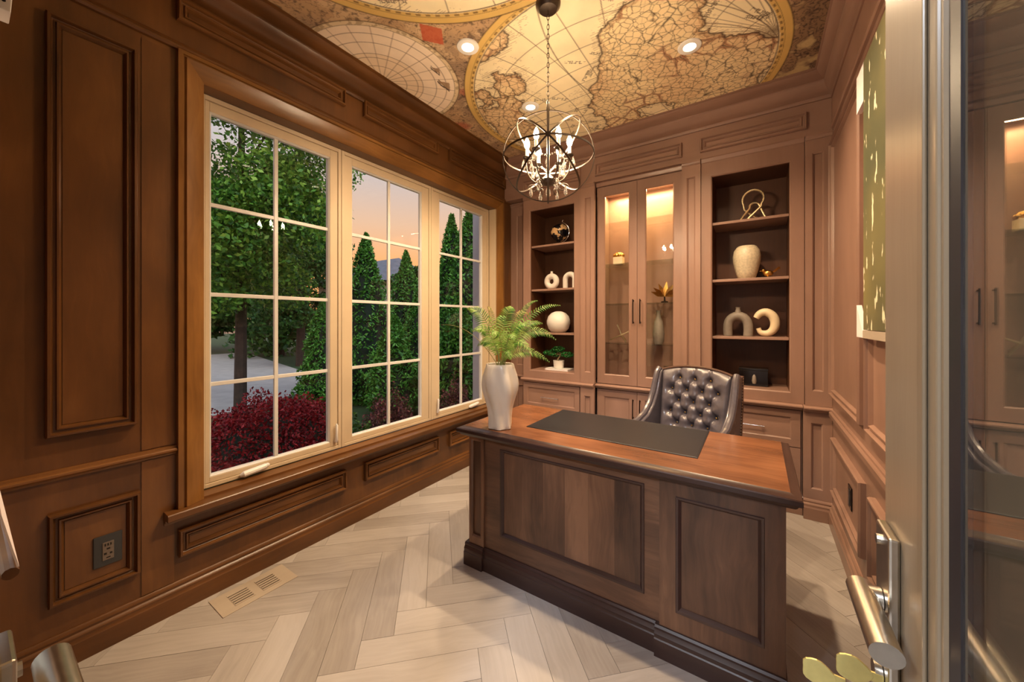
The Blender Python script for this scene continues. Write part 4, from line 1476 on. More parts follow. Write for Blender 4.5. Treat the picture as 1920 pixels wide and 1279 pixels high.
MB().lathe([(0.012, ZC - 0.040), (0.045, ZC - 0.034), (0.062, ZC - 0.015), (0.064, ZC - 0.001)], 32, (LX, LY, 0)).build('canopy', M['iron'], cd, smooth=True)
nl = 19
z0, z1 = LZ + LR + 0.050, ZC - 0.036
for k in range(nl):
    z = z0 + (z1 - z0) * (k + 0.5) / nl
    h = (z1 - z0) / nl * 0.62
    d = rv if k % 2 else av
    pts = [Vector((LX, LY, z)) + d * (0.0055 * math.cos(t)) + zv * (h * math.sin(t)) for t in [2 * PI * i / 14 for i in range(14)]]
    MB().tube(pts, 0.0017, 5, closed=True).build('chain_link', M['iron'], cd, smooth=True)


def drop(p, s, parent):
    # faceted pear-shaped crystal on a wire loop
    x, y, z = p
    prof = [(0.0006, 0.030), (0.0022, 0.026), (0.004, 0.018), (0.0085, 0.004), (0.0095, -0.004), (0.0070, -0.013), (0.0020, -0.018)]
    MB().lathe([(r * s, h * s) for r, h in prof][::-1], 8, (x, y, z)).build('crystal_drop', M['crystal'], parent)


for k in range(6):
    a = 2 * PI * k / 6 + 0.45
    dv = Vector((math.cos(a), math.sin(a), 0))
    c0_ = Vector((LX, LY, 0))
    path = [(0.012, LZ - 0.115), (0.045, LZ - 0.135), (0.080, LZ - 0.120), (0.105, LZ - 0.080), (0.112, LZ - 0.035), (0.108, LZ - 0.005)]
    ap = [c0_ + dv * r + zv * z for r, z in path]
    sm = []
    for i in range(len(ap) - 1):
        p_, q_ = ap[max(i - 1, 0)], ap[min(i + 2, len(ap) - 1)]
        for t in (0, 0.25, 0.5, 0.75):
            A, B = ap[i], ap[i + 1]
            sm.append(0.5 * ((2 * A) + (B - p_) * t + (2 * p_ - 5 * A + 4 * B - q_) * t * t + (3 * A - p_ - 3 * B + q_) * t ** 3))
    sm.append(ap[-1])
    arm = MB().tube(sm, 0.0036, 8).build('arm', M['iron'], cd, smooth=True)
    scr = [c0_ + dv * (0.075 + 0.030 * math.cos(t) * (1 - t / 9)) + zv * (LZ - 0.165 + 0.026 * math.sin(t) * (1 - t / 9)) for t in [i * 0.45 for i in range(15)]]
    MB().tube(scr, 0.0026, 6).build('scroll', M['iron'], arm, smooth=True)
    e = ap[-1]
    MB().lathe([(0.006, -0.006), (0.020, 0.000), (0.022, 0.004), (0.008, 0.006)], 16, e).build('drip_pan', M['iron'], arm, smooth=True)
    MB().lathe([(0.0085, 0.0065), (0.0085, 0.048)], 12, e).build('candle_sleeve', M['sleeve'], arm, smooth=True)
    MB().lathe([(0.006, 0.0485), (0.012, 0.058), (0.0145, 0.070), (0.012, 0.084), (0.006, 0.098), (0.0012, 0.108)], 14, e).build('bulb', M['bulb'], arm, smooth=True)
    drop(e + dv * 0.018 + zv * -0.040, 1.25, arm)
    drop(c0_ + dv * 0.088 + zv * (LZ - 0.185), 1.1, arm)
    a2 = a + PI / 6
    d2 = Vector((math.cos(a2), math.sin(a2), 0))
    chn = [c0_ + dv * 0.108 + zv * (LZ - 0.012), c0_ + d2 * 0.085 + zv * (LZ - 0.055), c0_ + Vector((math.cos(a + PI / 3), math.sin(a + PI / 3), 0)) * 0.108 + zv * (LZ - 0.012)]
    bz = MB()
    for q in range(9):
        t = (q + 0.5) / 9
        p = chn[0] * (1 - t) ** 2 + chn[1] * 2 * t * (1 - t) + chn[2] * t * t
        bz.sphere(p, 0.0045, 6, 4)
    bz.build('bead_swag', M['crystal'], arm)
    drop(c0_ + d2 * 0.093 + zv * (LZ - 0.075), 1.2, arm)
drop(Vector((LX, LY, LZ - 0.185)), 1.5, cd)

# ------------------------------------------------------------------ things on the shelves
S0, S1, S2_ = SH
YS = 3.43


def ringtube(pts, r, n, **k):
    return MB().tube(pts, r, n, **k)


# left bookcase
m, nt, b = new_mat('globe_black_gold')
tc = N(nt, 'ShaderNodeTexCoord')
nz = N(nt, 'ShaderNodeTexNoise')
nz.inputs['Scale'].default_value = 14
nz.inputs['Detail'].default_value = 6
nt.links.new(tc.outputs['Object'], nz.inputs['Vector'])
rp = N(nt, 'ShaderNodeValToRGB')
rp.color_ramp.elements[0].position = 0.52
rp.color_ramp.elements[0].color = lin(16, 14, 20)
rp.color_ramp.elements[1].position = 0.55
rp.color_ramp.elements[1].color = lin(214, 176, 130)
nt.links.new(nz.outputs[0], rp.inputs[0])
nt.links.new(rp.outputs[0], b.inputs['Base Color'])
b.inputs['Roughness'].default_value = 0.2
M['globe'] = m
gx, gy, gz, gr = -1.690, YS, S0 + 0.132, 0.092
gl = empty('globe', (gx, gy, S0))
tag(gl, 'black desk globe with gold continents on a silver stand', 'globe')
MB().sphere((gx, gy, gz), gr, 32, 20).build('sphere', M['globe'], gl, smooth=True)
arc = [(gx + 0.104 * math.cos(t), gy, gz + 0.104 * math.sin(t)) for t in [math.radians(-100 + 175 * k / 24) for k in range(25)]]
MB().tube(arc, 0.0045, 8).build('meridian_arm', M['nickel'], gl, smooth=True)
MB().lathe([(0.045, 0.0005), (0.045, 0.006), (0.012, 0.014), (0.009, 0.028)], 24, (gx - 0.018, gy, S0)).build('stand', M['nickel'], gl, smooth=True)
MB().tube([(gx + 0.029, gy, gz + 0.108), (gx + 0.036, gy, gz + 0.128)], [0.006, 0.003], 8).build('finial', M['nickel'], gl, smooth=True)

# ring vase
rx, rz = -1.783, S1 + 0.085
rg = empty('ring_vase', (rx, YS, S1))
tag(rg, 'white ceramic donut shaped vase with a short neck', 'vase')
MB().tube([(rx + 0.054 * math.cos(t), YS, rz + 0.0545 * math.sin(t)) for t in [2 * PI * k / 40 for k in range(40)]], 0.030, 16, closed=True).build('ring_body', M['ceramic'], rg, smooth=True)
MB().lathe([(0.016, 0.0), (0.012, 0.014), (0.013, 0.024), (0.010, 0.024), (0.009, 0.010)], 20, (rx, YS, rz + 0.082)).build('neck', M['ceramic'], rg, smooth=True)
# arch
ax_ = -1.575
ap_ = [(ax_ - 0.052, YS, S1 + 0.002), (ax_ - 0.052, YS, S1 + 0.06)] + [(ax_ + 0.052 * math.cos(t), YS, S1 + 0.095 + 0.052 * math.sin(t)) for t in [math.radians(180 - 12 * k) for k in range(16)]] + [(ax_ + 0.052, YS, S1 + 0.06), (ax_ + 0.052, YS, S1 + 0.002)]
o = MB().tube(ap_, 0.027, 14).build('arch_vase', M['ceramic'], smooth=True, ang=60)
tag(o, 'white ceramic arch ornament beside the donut vase', 'ornament')
# round white vase
o = MB().lathe([(0.05, 0.0), (0.075, 0.006), (0.105, 0.040), (0.120, 0.090), (0.120, 0.120), (0.105, 0.165), (0.075, 0.198), (0.035, 0.214), (0.022, 0.216), (0.020, 0.20)], 40, (-1.705, YS, S2_ + 0.0005)).build('round_vase', M['ceramic'], smooth=True, ang=50)
tag(o, 'plain white ball shaped vase behind the fern tips', 'vase')
# book and bonsai
o = empty('white_book', (-1.70, 3.42, 0.856))
tag(o, 'flat white book lying under the little potted bonsai', 'book')
MB().box(-1.82, -1.56, 3.345, 3.50, 0.8562, 0.8582).build('cover', M['whitep'], o)
MB().box(-1.815, -1.564, 3.348, 3.497, 0.8582, 0.8692).build('pages', M['linen'], o)
MB().box(-1.82, -1.56, 3.345, 3.50, 0.8692, 0.8712).build('cover', M['whitep'], o)
pt = MB().lathe([(0.044, 0.0), (0.050, 0.006), (0.056, 0.072), (0.057, 0.078), (0.050, 0.078), (0.048, 0.060)], 28, (-1.700, 3.425, 0.8715)).build('plant_pot', M['ceramic'], smooth=True)
tag(pt, 'small white round pot on the white book', 'pot')
bo = empty('bonsai', (-1.700, 3.425, 0.93))
tag(bo, 'small green bonsai with a pale twisted trunk', 'plant')
tr = [(-1.700, 3.425, 0.935), (-1.708, 3.42, 0.965), (-1.690, 3.425, 0.990), (-1.682, 3.425, 1.02), (-1.70, 3.425, 1.045)]
MB().tube(tr, [0.009, 0.008, 0.007, 0.006, 0.004], 8).build('trunk', M['palegold'], bo, smooth=True)
br = random.Random(5)
lf = MB()
for (cx_, cz_, rx_, rz_, cnt) in ((-1.80, 1.025, 0.075, 0.030, 200), (-1.70, 1.065, 0.07, 0.032, 180), (-1.60, 1.015, 0.070, 0.030, 180), (-1.74, 1.01, 0.05, 0.025, 80)):
    for q in range(cnt):
        u = Vector((br.gauss(0, 1), br.gauss(0, 1), br.gauss(0, 1))).normalized() * br.uniform(0.5, 1) ** 0.5
        c = Vector((cx_ + u.x * rx_, 3.42 + u.y * 0.05, cz_ + u.z * rz_))
        a = Vector((br.gauss(0, 1), br.gauss(0, 1), br.gauss(0, 1))).normalized() * 0.010
        b_ = a.orthogonal().normalized() * 0.006
        lf.add([c - a, c + b_, c + a, c - b_], [(0, 1, 2, 3)])
lf.build('foliage', M['bonsai'], bo)
for (x_, z_) in ((-1.80, 1.02), (-1.60, 1.012), (-1.74, 1.005)):
    MB().tube([(-1.684, 3.425, 1.012), ((x_ - 1.684) / 2, 3.423, z_ + 0.004), (x_, 3.42, z_)], 0.0035, 6).build('branch', M['palegold'], bo, smooth=True)

# glazed cabinet contents
gb = empty('lidded_box', (-1.085, 3.46, 1.885))
tag(gb, 'white square box topped with gold petals inside the glass cabinet', 'box')
MB().box(-1.132, -1.046, 3.42, 3.50, 1.8852, 1.955).build('box_body', M['cream'], gb, bevel=0.003)
pm = MB()
for k in range(16):
    a = 2 * PI * k / 16
    rr = 0.032 if k % 2 else 0.018
    pm.sphere((-1.089 + rr * math.cos(a) * 1.1, 3.46 + rr * math.sin(a), 1.972 + (0.012 if k % 2 == 0 else 0)), (0.020, 0.016, 0.018), 8, 6)
pm.build('gold_petals', M['gold'], gb, smooth=True)
jk = MB()
jc = Vector((-1.060, 3.45, 1.2085))
for (d, L) in (((-0.95, 0.1, -0.42), 0.125), ((0.35, 0.1, -0.62), 0.082), ((-0.28, -0.1, 0.75), 0.105), ((0.85, -0.1, 0.40), 0.10), ((0.1, 0.9, -0.5), 0.095)):
    v = Vector(d).normalized() * L
    jk.tube([jc, jc + v * 0.5, jc + v], [0.009, 0.006, 0.0075], 7)
o = jk.build('twig_star', M['palegold'], smooth=True)
tag(o, 'pale gold crossed twig ornament on the low glass shelf', 'ornament')
o.location.z += 1.1502 - WL[o.name].z
lfm = MB()
for k in range(9):
    a = math.radians(-35 + 24 * k)
    d = Vector((math.cos(a) * 0.9, -0.15 + 0.04 * k, abs(math.sin(a)) * 0.55 + 0.12)).normalized()
    c = Vector((-0.680, 3.45, 1.570))
    w_ = d.cross(Vector((0, 1, 0.3))).normalized() * 0.022
    lfm.add([c, c + d * 0.06 + w_, c + d * 0.135, c + d * 0.06 - w_, c + d * 0.06 + Vector((0, 0.006, 0))], [(0, 1, 2, 4), (0, 4, 2, 3), (0, 3, 2, 1)])
lv = empty('gold_leaf_ornament', (-0.680, 3.45, 1.515))
tag(lv, 'gold fan leaf ornament on the third glass shelf', 'ornament')
lfm.build('leaves', M['gold'], lv)
MB().lathe([(0.030, 0.0005), (0.030, 0.012), (0.008, 0.02), (0.006, 0.055)], 20, (-0.680, 3.45, 1.515)).build('stand', M['black'], lv, smooth=True)
o = MB().lathe([(0.035, 0.0005), (0.045, 0.02), (0.050, 0.10), (0.036, 0.20), (0.016, 0.25), (0.016, 0.28), (0.024, 0.30), (0.020, 0.30), (0.012, 0.27)], 28, (-0.735, 3.47, 1.150)).build('grey_bottle_vase', M['greyc'], smooth=True)
tag(o, 'slim grey bottle vase behind the right glass door', 'vase')
o = MB().lathe([(0.03, 0.0005), (0.05, 0.01), (0.055, 0.09), (0.03, 0.13), (0.034, 0.16), (0.03, 0.16), (0.025, 0.13)], 28, (-0.66, 3.47, 0.7995)).build('glass_carafe', M['shelfglass'], smooth=True)
tag(o, 'clear glass carafe at the bottom of the glass cabinet', 'carafe')

# right bookcase: gold knot
kx = -0.030
path = [(kx + 0.055, YS + 0.02, S0 + 0.008), (kx - 0.005, YS + 0.02, S0 + 0.055), (kx - 0.055, YS + 0.015, S0 + 0.105)] + [(kx + 0.002 + 0.070 * math.cos(t), YS + 0.01 - 0.02 * (k / 14), S0 + 0.175 + 0.072 * math.sin(t)) for k, t in enumerate([math.radians(205 - 17.5 * k) for k in range(15)])] + [(kx + 0.055, YS - 0.012, S0 + 0.110), (kx + 0.005, YS - 0.015, S0 + 0.060), (kx - 0.045, YS - 0.02, S0 + 0.008)]
kn = empty('knot_sculpture', (kx, YS, S0))
tag(kn, 'twisted gold bead knot sculpture on the top right shelf', 'sculpture')
MB().tube(path, 0.0085, 8).build('loop', M['palegold'], kn, smooth=True)
path2 = [(kx - 0.088, YS, S0 + 0.008), (kx - 0.060, YS, S0 + 0.055), (kx - 0.020, YS - 0.004, S0 + 0.105)] + [(kx + 0.012 + 0.034 * math.cos(t), YS - 0.006, S0 + 0.110 + 0.034 * math.sin(t)) for t in [math.radians(150 - 20 * k) for k in range(8)]] + [(kx + 0.065, YS, S0 + 0.065), (kx + 0.092, YS, S0 + 0.008)]
MB().tube(path2, 0.0085, 8).build('inner_loop', M['palegold'], kn, smooth=True)
# mottled vase, gold bird
o = MB().lathe([(0.052, 0.0), (0.058, 0.004), (0.075, 0.06), (0.092, 0.14), (0.094, 0.18), (0.086, 0.225), (0.066, 0.256), (0.056, 0.262), (0.050, 0.262), (0.058, 0.24)], 48, (-0.070, YS, S1 + 0.0005)).build('mottled_vase', M['mottle'], smooth=True, ang=50)
tag(o, 'mottled ivory shouldered vase beside the gold bird', 'vase')
gbx, gbz = 0.068, S1
bd = empty('gold_bird', (gbx, YS, gbz))
tag(bd, 'small gold bird figure next to the mottled vase', 'figurine')
MB().sphere((gbx, YS, gbz + 0.040), (0.034, 0.020, 0.024), 14, 10).build('body', M['gold'], bd, smooth=True)
MB().sphere((gbx - 0.030, YS, gbz + 0.062), (0.015, 0.013, 0.014), 12, 8).build('head', M['gold'], bd, smooth=True)
MB().tube([(gbx - 0.042, YS, gbz + 0.062), (gbx - 0.056, YS, gbz + 0.058)], [0.005, 0.001], 6).build('beak', M['gold'], bd, smooth=True)
MB().add([(gbx + 0.02, YS - 0.006, gbz + 0.045), (gbx + 0.068, YS - 0.014, gbz + 0.088), (gbx + 0.078, YS, gbz + 0.074), (gbx + 0.068, YS + 0.014, gbz + 0.088), (gbx + 0.02, YS + 0.006, gbz + 0.045), (gbx + 0.045, YS, gbz + 0.048)], [(0, 1, 2, 5), (2, 3, 4, 5), (0, 5, 4), (0, 4, 3, 1), (1, 3, 2)]).build('tail', M['gold'], bd)
MB().lathe([(0.024, 0.0005), (0.022, 0.008), (0.006, 0.012), (0.006, 0.022)], 16, (gbx, YS, gbz)).build('base', M['gold'], bd, smooth=True)
# grey arch vase
hx = -0.128
ga = empty('grey_arch_vase', (hx, YS, S2_))
tag(ga, 'grey stoneware arch shaped vase on the lower right shelf', 'vase')
gp = [(hx - 0.068, YS, S2_ + 0.002), (hx - 0.070, YS, S2_ + 0.05)] + [(hx + 0.068 * math.cos(t), YS, S2_ + 0.085 + 0.075 * math.sin(t)) for t in [math.radians(175 - 17 * k) for k in range(11)]] + [(hx + 0.070, YS, S2_ + 0.05), (hx + 0.068, YS, S2_ + 0.002)]
MB().tube(gp, [0.033] * len(gp), 14).build('arch_body', M['greyc'], ga, smooth=True, ang=60)
MB().lathe([(0.024, 0.0), (0.018, 0.02), (0.014, 0.034), (0.017, 0.046), (0.012, 0.046), (0.010, 0.03)], 20, (hx, YS, S2_ + 0.182)).build('neck', M['greyc'], ga, smooth=True)
# cream heart loop
hx = 0.052
hp = [(hx - 0.060, YS, S2_ + 0.150), (hx - 0.035, YS, S2_ + 0.185), (hx + 0.005, YS, S2_ + 0.195), (hx + 0.045, YS, S2_ + 0.165), (hx + 0.060, YS, S2_ + 0.115), (hx + 0.050, YS, S2_ + 0.065), (hx + 0.015, YS, S2_ + 0.034), (hx - 0.030, YS, S2_ + 0.040), (hx - 0.045, YS, S2_ + 0.072)]
sm = []
for i in range(len(hp) - 1):
    A, B = Vector(hp[i]), Vector(hp[i + 1])
    p_, q_ = Vector(hp[max(i - 1, 0)]), Vector(hp[min(i + 2, len(hp) - 1)])
    for t in (0, 0.25, 0.5, 0.75):
        sm.append(0.5 * ((2 * A) + (B - p_) * t + (2 * p_ - 5 * A + 4 * B - q_) * t * t + (3 * A - p_ - 3 * B + q_) * t ** 3))
sm.append(Vector(hp[-1]))
o = MB().tube(sm, [0.016 + 0.016 * math.sin(PI * min(1, (k + 3) / len(sm))) for k in range(len(sm))], 14).build('loop_sculpture', M['cream'], smooth=True, ang=60)
tag(o, 'cream open loop sculpture beside the grey arch vase', 'sculpture')
o.location.z = S2_ + 0.0005
# black box at the bottom
bb_ = empty('black_box', (-0.026, 3.45, 0.856))
tag(bb_, 'glossy black box on the bottom shelf by the right wall', 'box')
MB().box(-0.118, 0.068, 3.39, 3.51, 0.8562, 0.975).build('box_body', M['black'], bb_, bevel=0.003)
MB().box(-0.121, 0.071, 3.387, 3.513, 0.9752, 0.992).build('lid', M['black'], bb_, bevel=0.003)
MB().lathe([(0.012, 0.0), (0.016, 0.02), (0.012, 0.055), (0.004, 0.07)], 16, (-0.02, 3.3895, 0.875)).build('medallion', M['greyc'], bb_, smooth=True)

# ------------------------------------------------------------------ wall plates and picture
po = empty('outlet_plate', (XL, 0.35, 0.335))
tag(po, 'graphite square outlet plate in the low panel left of the window', 'outlet')
P = PL(XL + 0.0032)
MB().pbox(P, 0.308, 0.392, 0.338, 0.466, 0.0, 0.006).build('plate', M['plate'], po, bevel=0.003)
MB().pbox(P, 0.334, 0.367, 0.362, 0.436, 0.0062, 0.0085).build('socket_face', M['plated'], po, bevel=0.001)
for (u, v, w_, h_) in ((0.340, 0.420, 0.004, 0.010), (0.348, 0.420, 0.004, 0.010), (0.356, 0.420, 0.004, 0.010), (0.346, 0.405, 0.010, 0.006), (0.338, 0.385, 0.008, 0.008), (0.355, 0.384, 0.007, 0.007), (0.345, 0.370, 0.012, 0.004)):
    MB().pbox(P, u, u + w_, v, v + h_, 0.0086, 0.0092).build('slot', M['dark'], po)
pr = empty('outlet_plate', (XR, 2.65, 0.36))
tag(pr, 'black outlet plate in the low panel of the right wall', 'outlet')
P = PR(XR - 0.0032)
MB().pbox(P, 2.605, 2.690, 0.352, 0.474, 0.0, 0.006).build('plate', M['black'], pr, bevel=0.003)
MB().pbox(P, 2.630, 2.665, 0.372, 0.454, 0.0062, 0.0085).build('socket_face', M['plate'], pr, bevel=0.001)

m, nt, b = new_mat('painted_white_blossoms')
tc = N(nt, 'ShaderNodeTexCoord')
mp = N(nt, 'ShaderNodeMapping')
mp.inputs['Scale'].default_value = (1, 5.0, 2.2)
nt.links.new(tc.outputs['Object'], mp.inputs['Vector'])
nz = N(nt, 'ShaderNodeTexNoise')
nz.inputs['Scale'].default_value = 4.2
nz.inputs['Detail'].default_value = 5
nt.links.new(mp.outputs[0], nz.inputs['Vector'])
nz2 = N(nt, 'ShaderNodeTexNoise')
nz2.inputs['Scale'].default_value = 2.0
nt.links.new(tc.outputs['Object'], nz2.inputs['Vector'])
r1 = N(nt, 'ShaderNodeValToRGB')
r1.color_ramp.elements[0].color = lin(84, 88, 66)
r1.color_ramp.elements[0].position = 0.35
r1.color_ramp.elements[1].color = lin(132, 124, 82)
r1.color_ramp.elements[1].position = 0.65
nt.links.new(nz2.outputs[0], r1.inputs[0])
r2 = N(nt, 'ShaderNodeValToRGB')
r2.color_ramp.elements[0].position = 0.62
r2.color_ramp.elements[0].color = (0, 0, 0, 1)
r2.color_ramp.elements[1].position = 0.645
r2.color_ramp.elements[1].color = (1, 1, 1, 1)
nt.links.new(nz.outputs[0], r2.inputs[0])
mx = N(nt, 'ShaderNodeMixRGB')
mx.inputs[2].default_value = lin(236, 228, 196)
nt.links.new(r2.outputs[0], mx.inputs[0])
nt.links.new(r1.outputs[0], mx.inputs[1])
nt.links.new(mx.outputs[0], b.inputs['Base Color'])
b.inputs['Roughness'].default_value = 0.35
pic = empty('picture', (XR - 0.03, 1.78, 1.295))
tag(pic, 'olive green picture with white blossoms hanging on the right wall', 'picture')
P = PR(XR - 0.022)
MB().pbox(P, 1.40, 2.150, 1.320, 2.465, 0.0, 0.020).build('canvas', m, pic, bevel=0.002)
MB().pbox(P, 1.40, 2.150, 1.285, 1.318, 0.0, 0.022).build('lower_strip', M['vent'], pic)
MB().pbox(P, 2.153, 2.290, 2.305, 2.470, 0.0, 0.018).build('upper_corner_tab', M['linen'], pic)
vs = [P(2.153, 1.285, h) for h in (0, .018)] + [P(2.290, 1.285, h) for h in (0, .018)] + [P(2.290, 1.43, h) for h in (0, .018)]
MB().add(vs, [(0, 2, 4), (1, 5, 3), (0, 1, 3, 2), (2, 3, 5, 4), (4, 5, 1, 0)]).build('lower_corner_tab', M['linen'], pic)

# ------------------------------------------------------------------ double doors
Z0D, Z1D = 0.008, 2.405


def lever_set(P, uc, sgn, zc, parent, steel, keys=False, off=0.021, r=0.0105):
    # P maps (u, v, h); the lever points along sgn*u
    pl = MB().pbox(P, uc - 0.021, uc + 0.021, zc - 0.19, zc + 0.066, 0.0003, 0.008).build('lock_plate', steel, parent, bevel=0.002)
    sc_ = MB().tube([P(uc + 0.008, zc + 0.052, 0.008), P(uc + 0.008, zc + 0.052, 0.0105)], 0.0045, 10).build('screw', steel, pl, smooth=True)
    lv = MB()
    lv.tube([P(uc, zc, 0.0085), P(uc, zc, off - 0.004)], [0.010, 0.009], 14)
    l = lv.build('lever_neck', steel, parent, smooth=True)
    MB().tube([P(uc - sgn * 0.012, zc, off), P(uc + sgn * 0.078, zc, off)], r, 20, flat=0.9).build('lever_handle', steel, l, smooth=True, ang=30)
    if keys:
        MB().tube([P(uc, zc - 0.068, 0.0085), P(uc, zc - 0.068, 0.014)], 0.009, 14).build('key_cylinder', steel, pl, smooth=True)
    return l


def leaf(P, u0, u1, name, lab, lockside, t=0.045):
    d = empty(name, P((u0 + u1) / 2, Z0D, 0))
    tag(d, lab, 'door', kind='structure')
    w = 0.125
    # stiles, rails
    fr_ = MB()
    for (a, b) in ((u0, u0 + w), (u1 - w, u1)):
        MB().pbox(P, a, b, Z0D, Z1D, -t, 0).build('stile', M['doorw'], d, bevel=0.002)
    MB().pbox(P, u0 + w + 0.0003, u1 - w - 0.0003, Z0D, Z0D + 0.22, -t, 0).build('rail', M['doorw'], d, bevel=0.002)
    MB().pbox(P, u0 + w + 0.0003, u1 - w - 0.0003, Z1D - 0.13, Z1D, -t, 0).build('rail', M['doorw'], d, bevel=0.002)
    a, b, c, e = u0 + w, u1 - w, Z0D + 0.22, Z1D - 0.13
    MB().frame(P, a + 0.0005, b - 0.0005, c + 0.0005, e - 0.0005, [(0, -0.013), (0, -0.002), (0.004, -0.002), (0.006, -0.005), (0.006, -0.013)]).build('glazing_bead', M['doorw'], d)
    MB().frame(P, a + 0.0064, b - 0.0064, c + 0.0064, e - 0.0064, [(0, -0.012), (0, -0.004), (0.009, -0.0065), (0.009, -0.012)]).build('gasket', M['gasket'], d)
    MB().pbox(P, a + 0.0156, b - 0.0156, c + 0.0156, e - 0.0156, -0.0115, -0.0075).build('glass_pane', M['dpane'], d)
    # planted beads on the stiles
    for uu in ((u0 + 0.100), (u1 - 0.110)):
        MB().pbox(P, uu, uu + 0.012, Z0D + 0.02, Z1D - 0.02, 0.0003, 0.003).build('bead', M['doorw'], d, bevel=0.0012)
    return d


# right leaf, folded open towards the right wall: its room face looks to -X
XD = 0.104
Pd1 = lambda u, v, h: (XD - h, u, v)
Pd1b = lambda u, v, h: (XD + 0.045 + h, u, v)
d1 = leaf(Pd1, 0.018, 0.503, 'door_1', 'glazed taupe door leaf standing open with keys in its lock', 1)
lever_set(Pd1, 0.474, -1, 1.102, d1, M['steel'], True)
lever_set(Pd1b, 0.474, -1, 1.102, d1, M['steel'])
# left leaf, closed
YD = 0.0125
Pd2 = lambda u, v, h: (u, YD + h, v)
d2 = leaf(Pd2, -0.850, -0.366, 'door_2', 'glazed taupe door leaf that stays closed beside the doorway', 1)
lever_set(Pd2, -0.396, -1, 1.088, d2, M['steel'], off=0.030)
# keys
for (kz, ky, kx, lab, an) in ((1.033, 0.466, XD - 0.016, 'cut brass key pushed into the door lock', 0.25), (1.006, 0.480, XD - 0.040, 'loose brass key hanging from the key in the lock', -0.3)):
    k = empty('key', (kx, ky, kz))
    tag(k, lab, 'key', 'keys in the door lock')
    M.setdefault('brass', plain('pale_brass', lin(214, 200, 130), 0.35, 0.8, noise=0.2, nscale=80))
    pts = [(0.013 * math.cos(t) * (1 + 0.15 * math.cos(3 * t)), 0.012 * math.sin(t)) for t in [2 * PI * i / 20 for i in range(20)]]
    hd = MB().prism([(kx - 0.014 + p[0], kz + p[1]) for p in pts], 'Y', ky - 0.0011, ky + 0.0011).build('bow', M['brass'], k, bevel=0.0004)
    MB().box(kx - 0.002, kx + 0.0075, ky - 0.001, ky + 0.001, kz - 0.004, kz + 0.004).build('blade', M['brass'], k)
# door shade: cloth on the closed leaf
sh = empty('door_shade', (-0.70, 0.03, 1.05))
tag(sh, 'white cloth shade with wooden hem bar on the closed door', 'shade')
clo = MB()
prof_ = [(0.0145, 1.70), (0.0145, 1.40), (0.0150, 1.24), (0.0185, 1.205), (0.0240, 1.175), (0.0270, 1.160)]
clo.prism([(y, z) for y, z in prof_] + [(y + 0.0012, z) for y, z in prof_[::-1]], 'X', -0.83, -0.50)
clo.build('cloth', M['linen'], sh)
MB().tube([(-0.83, 0.0240, 1.155), (-0.503, 0.0240, 1.155)], 0.0046, 10).build('hem_bar', M['panY'], sh, smooth=True)
MB().prism([(0.0160, 1.607), (0.0240, 1.607), (0.0270, 1.66), (0.0270, 1.72), (0.0160, 1.72)], 'X', -0.52, -0.498).build('bracket', M['whitep'], sh, bevel=0.0006)
MB().sphere((-0.4975, 0.0205, 1.614), (0.0008, 0.0012, 0.0012), 8, 6).build('screw', M['dark'], sh)

# ------------------------------------------------------------------ outside the window
GZ = -0.45


def leaves_mesh(name, C, size, mat, parent, rs, up=0.0, aspect=0.55):
    # C: (n,3) world centres
    n = len(C)
    a = rs.normal(size=(n, 3))
    a[:, 2] = a[:, 2] * (1 - up) + up * 1.5
    a /= np.linalg.norm(a, axis=1)[:, None]
    b = rs.normal(size=(n, 3))
    b -= (b * a).sum(1)[:, None] * a
    b /= np.linalg.norm(b, axis=1)[:, None]
    s = size * rs.uniform(0.65, 1.35, size=(n, 1))
    org = WL[parent.name]
    C = C - np.array(org)
    V = np.stack([C - a * s, C + b * s * aspect - a * s * 0.1, C + a * s, C - b * s * aspect - a * s * 0.1], axis=1).reshape(-1, 3).astype(np.float32)
    me = bpy.data.meshes.new(name)
    me.vertices.add(4 * n)
    me.vertices.foreach_set('co', V.ravel())
    me.loops.add(4 * n)
    me.loops.foreach_set('vertex_index', np.arange(4 * n, dtype=np.int32))
    me.polygons.add(n)
    me.polygons.foreach_set('loop_start', np.arange(0, 4 * n, 4, dtype=np.int32))
    me.update()
    me.materials.append(mat)
    o = bpy.data.objects.new(name, me)
    COL.objects.link(o)
    o.parent = parent
    o['kind'] = 'stuff'
    return o


def clumps(rs, centres, radii, per, flat=0.75):
    out = []
    for c, r in zip(centres, radii):
        d = rs.normal(size=(per, 3))
        d /= np.linalg.norm(d, axis=1)[:, None]
        q = d * (rs.uniform(0.25, 1.0, size=(per, 1)) ** 0.4) * r
        q[:, 2] *= flat
        out.append(q + np.array(c))
    return np.concatenate(out)


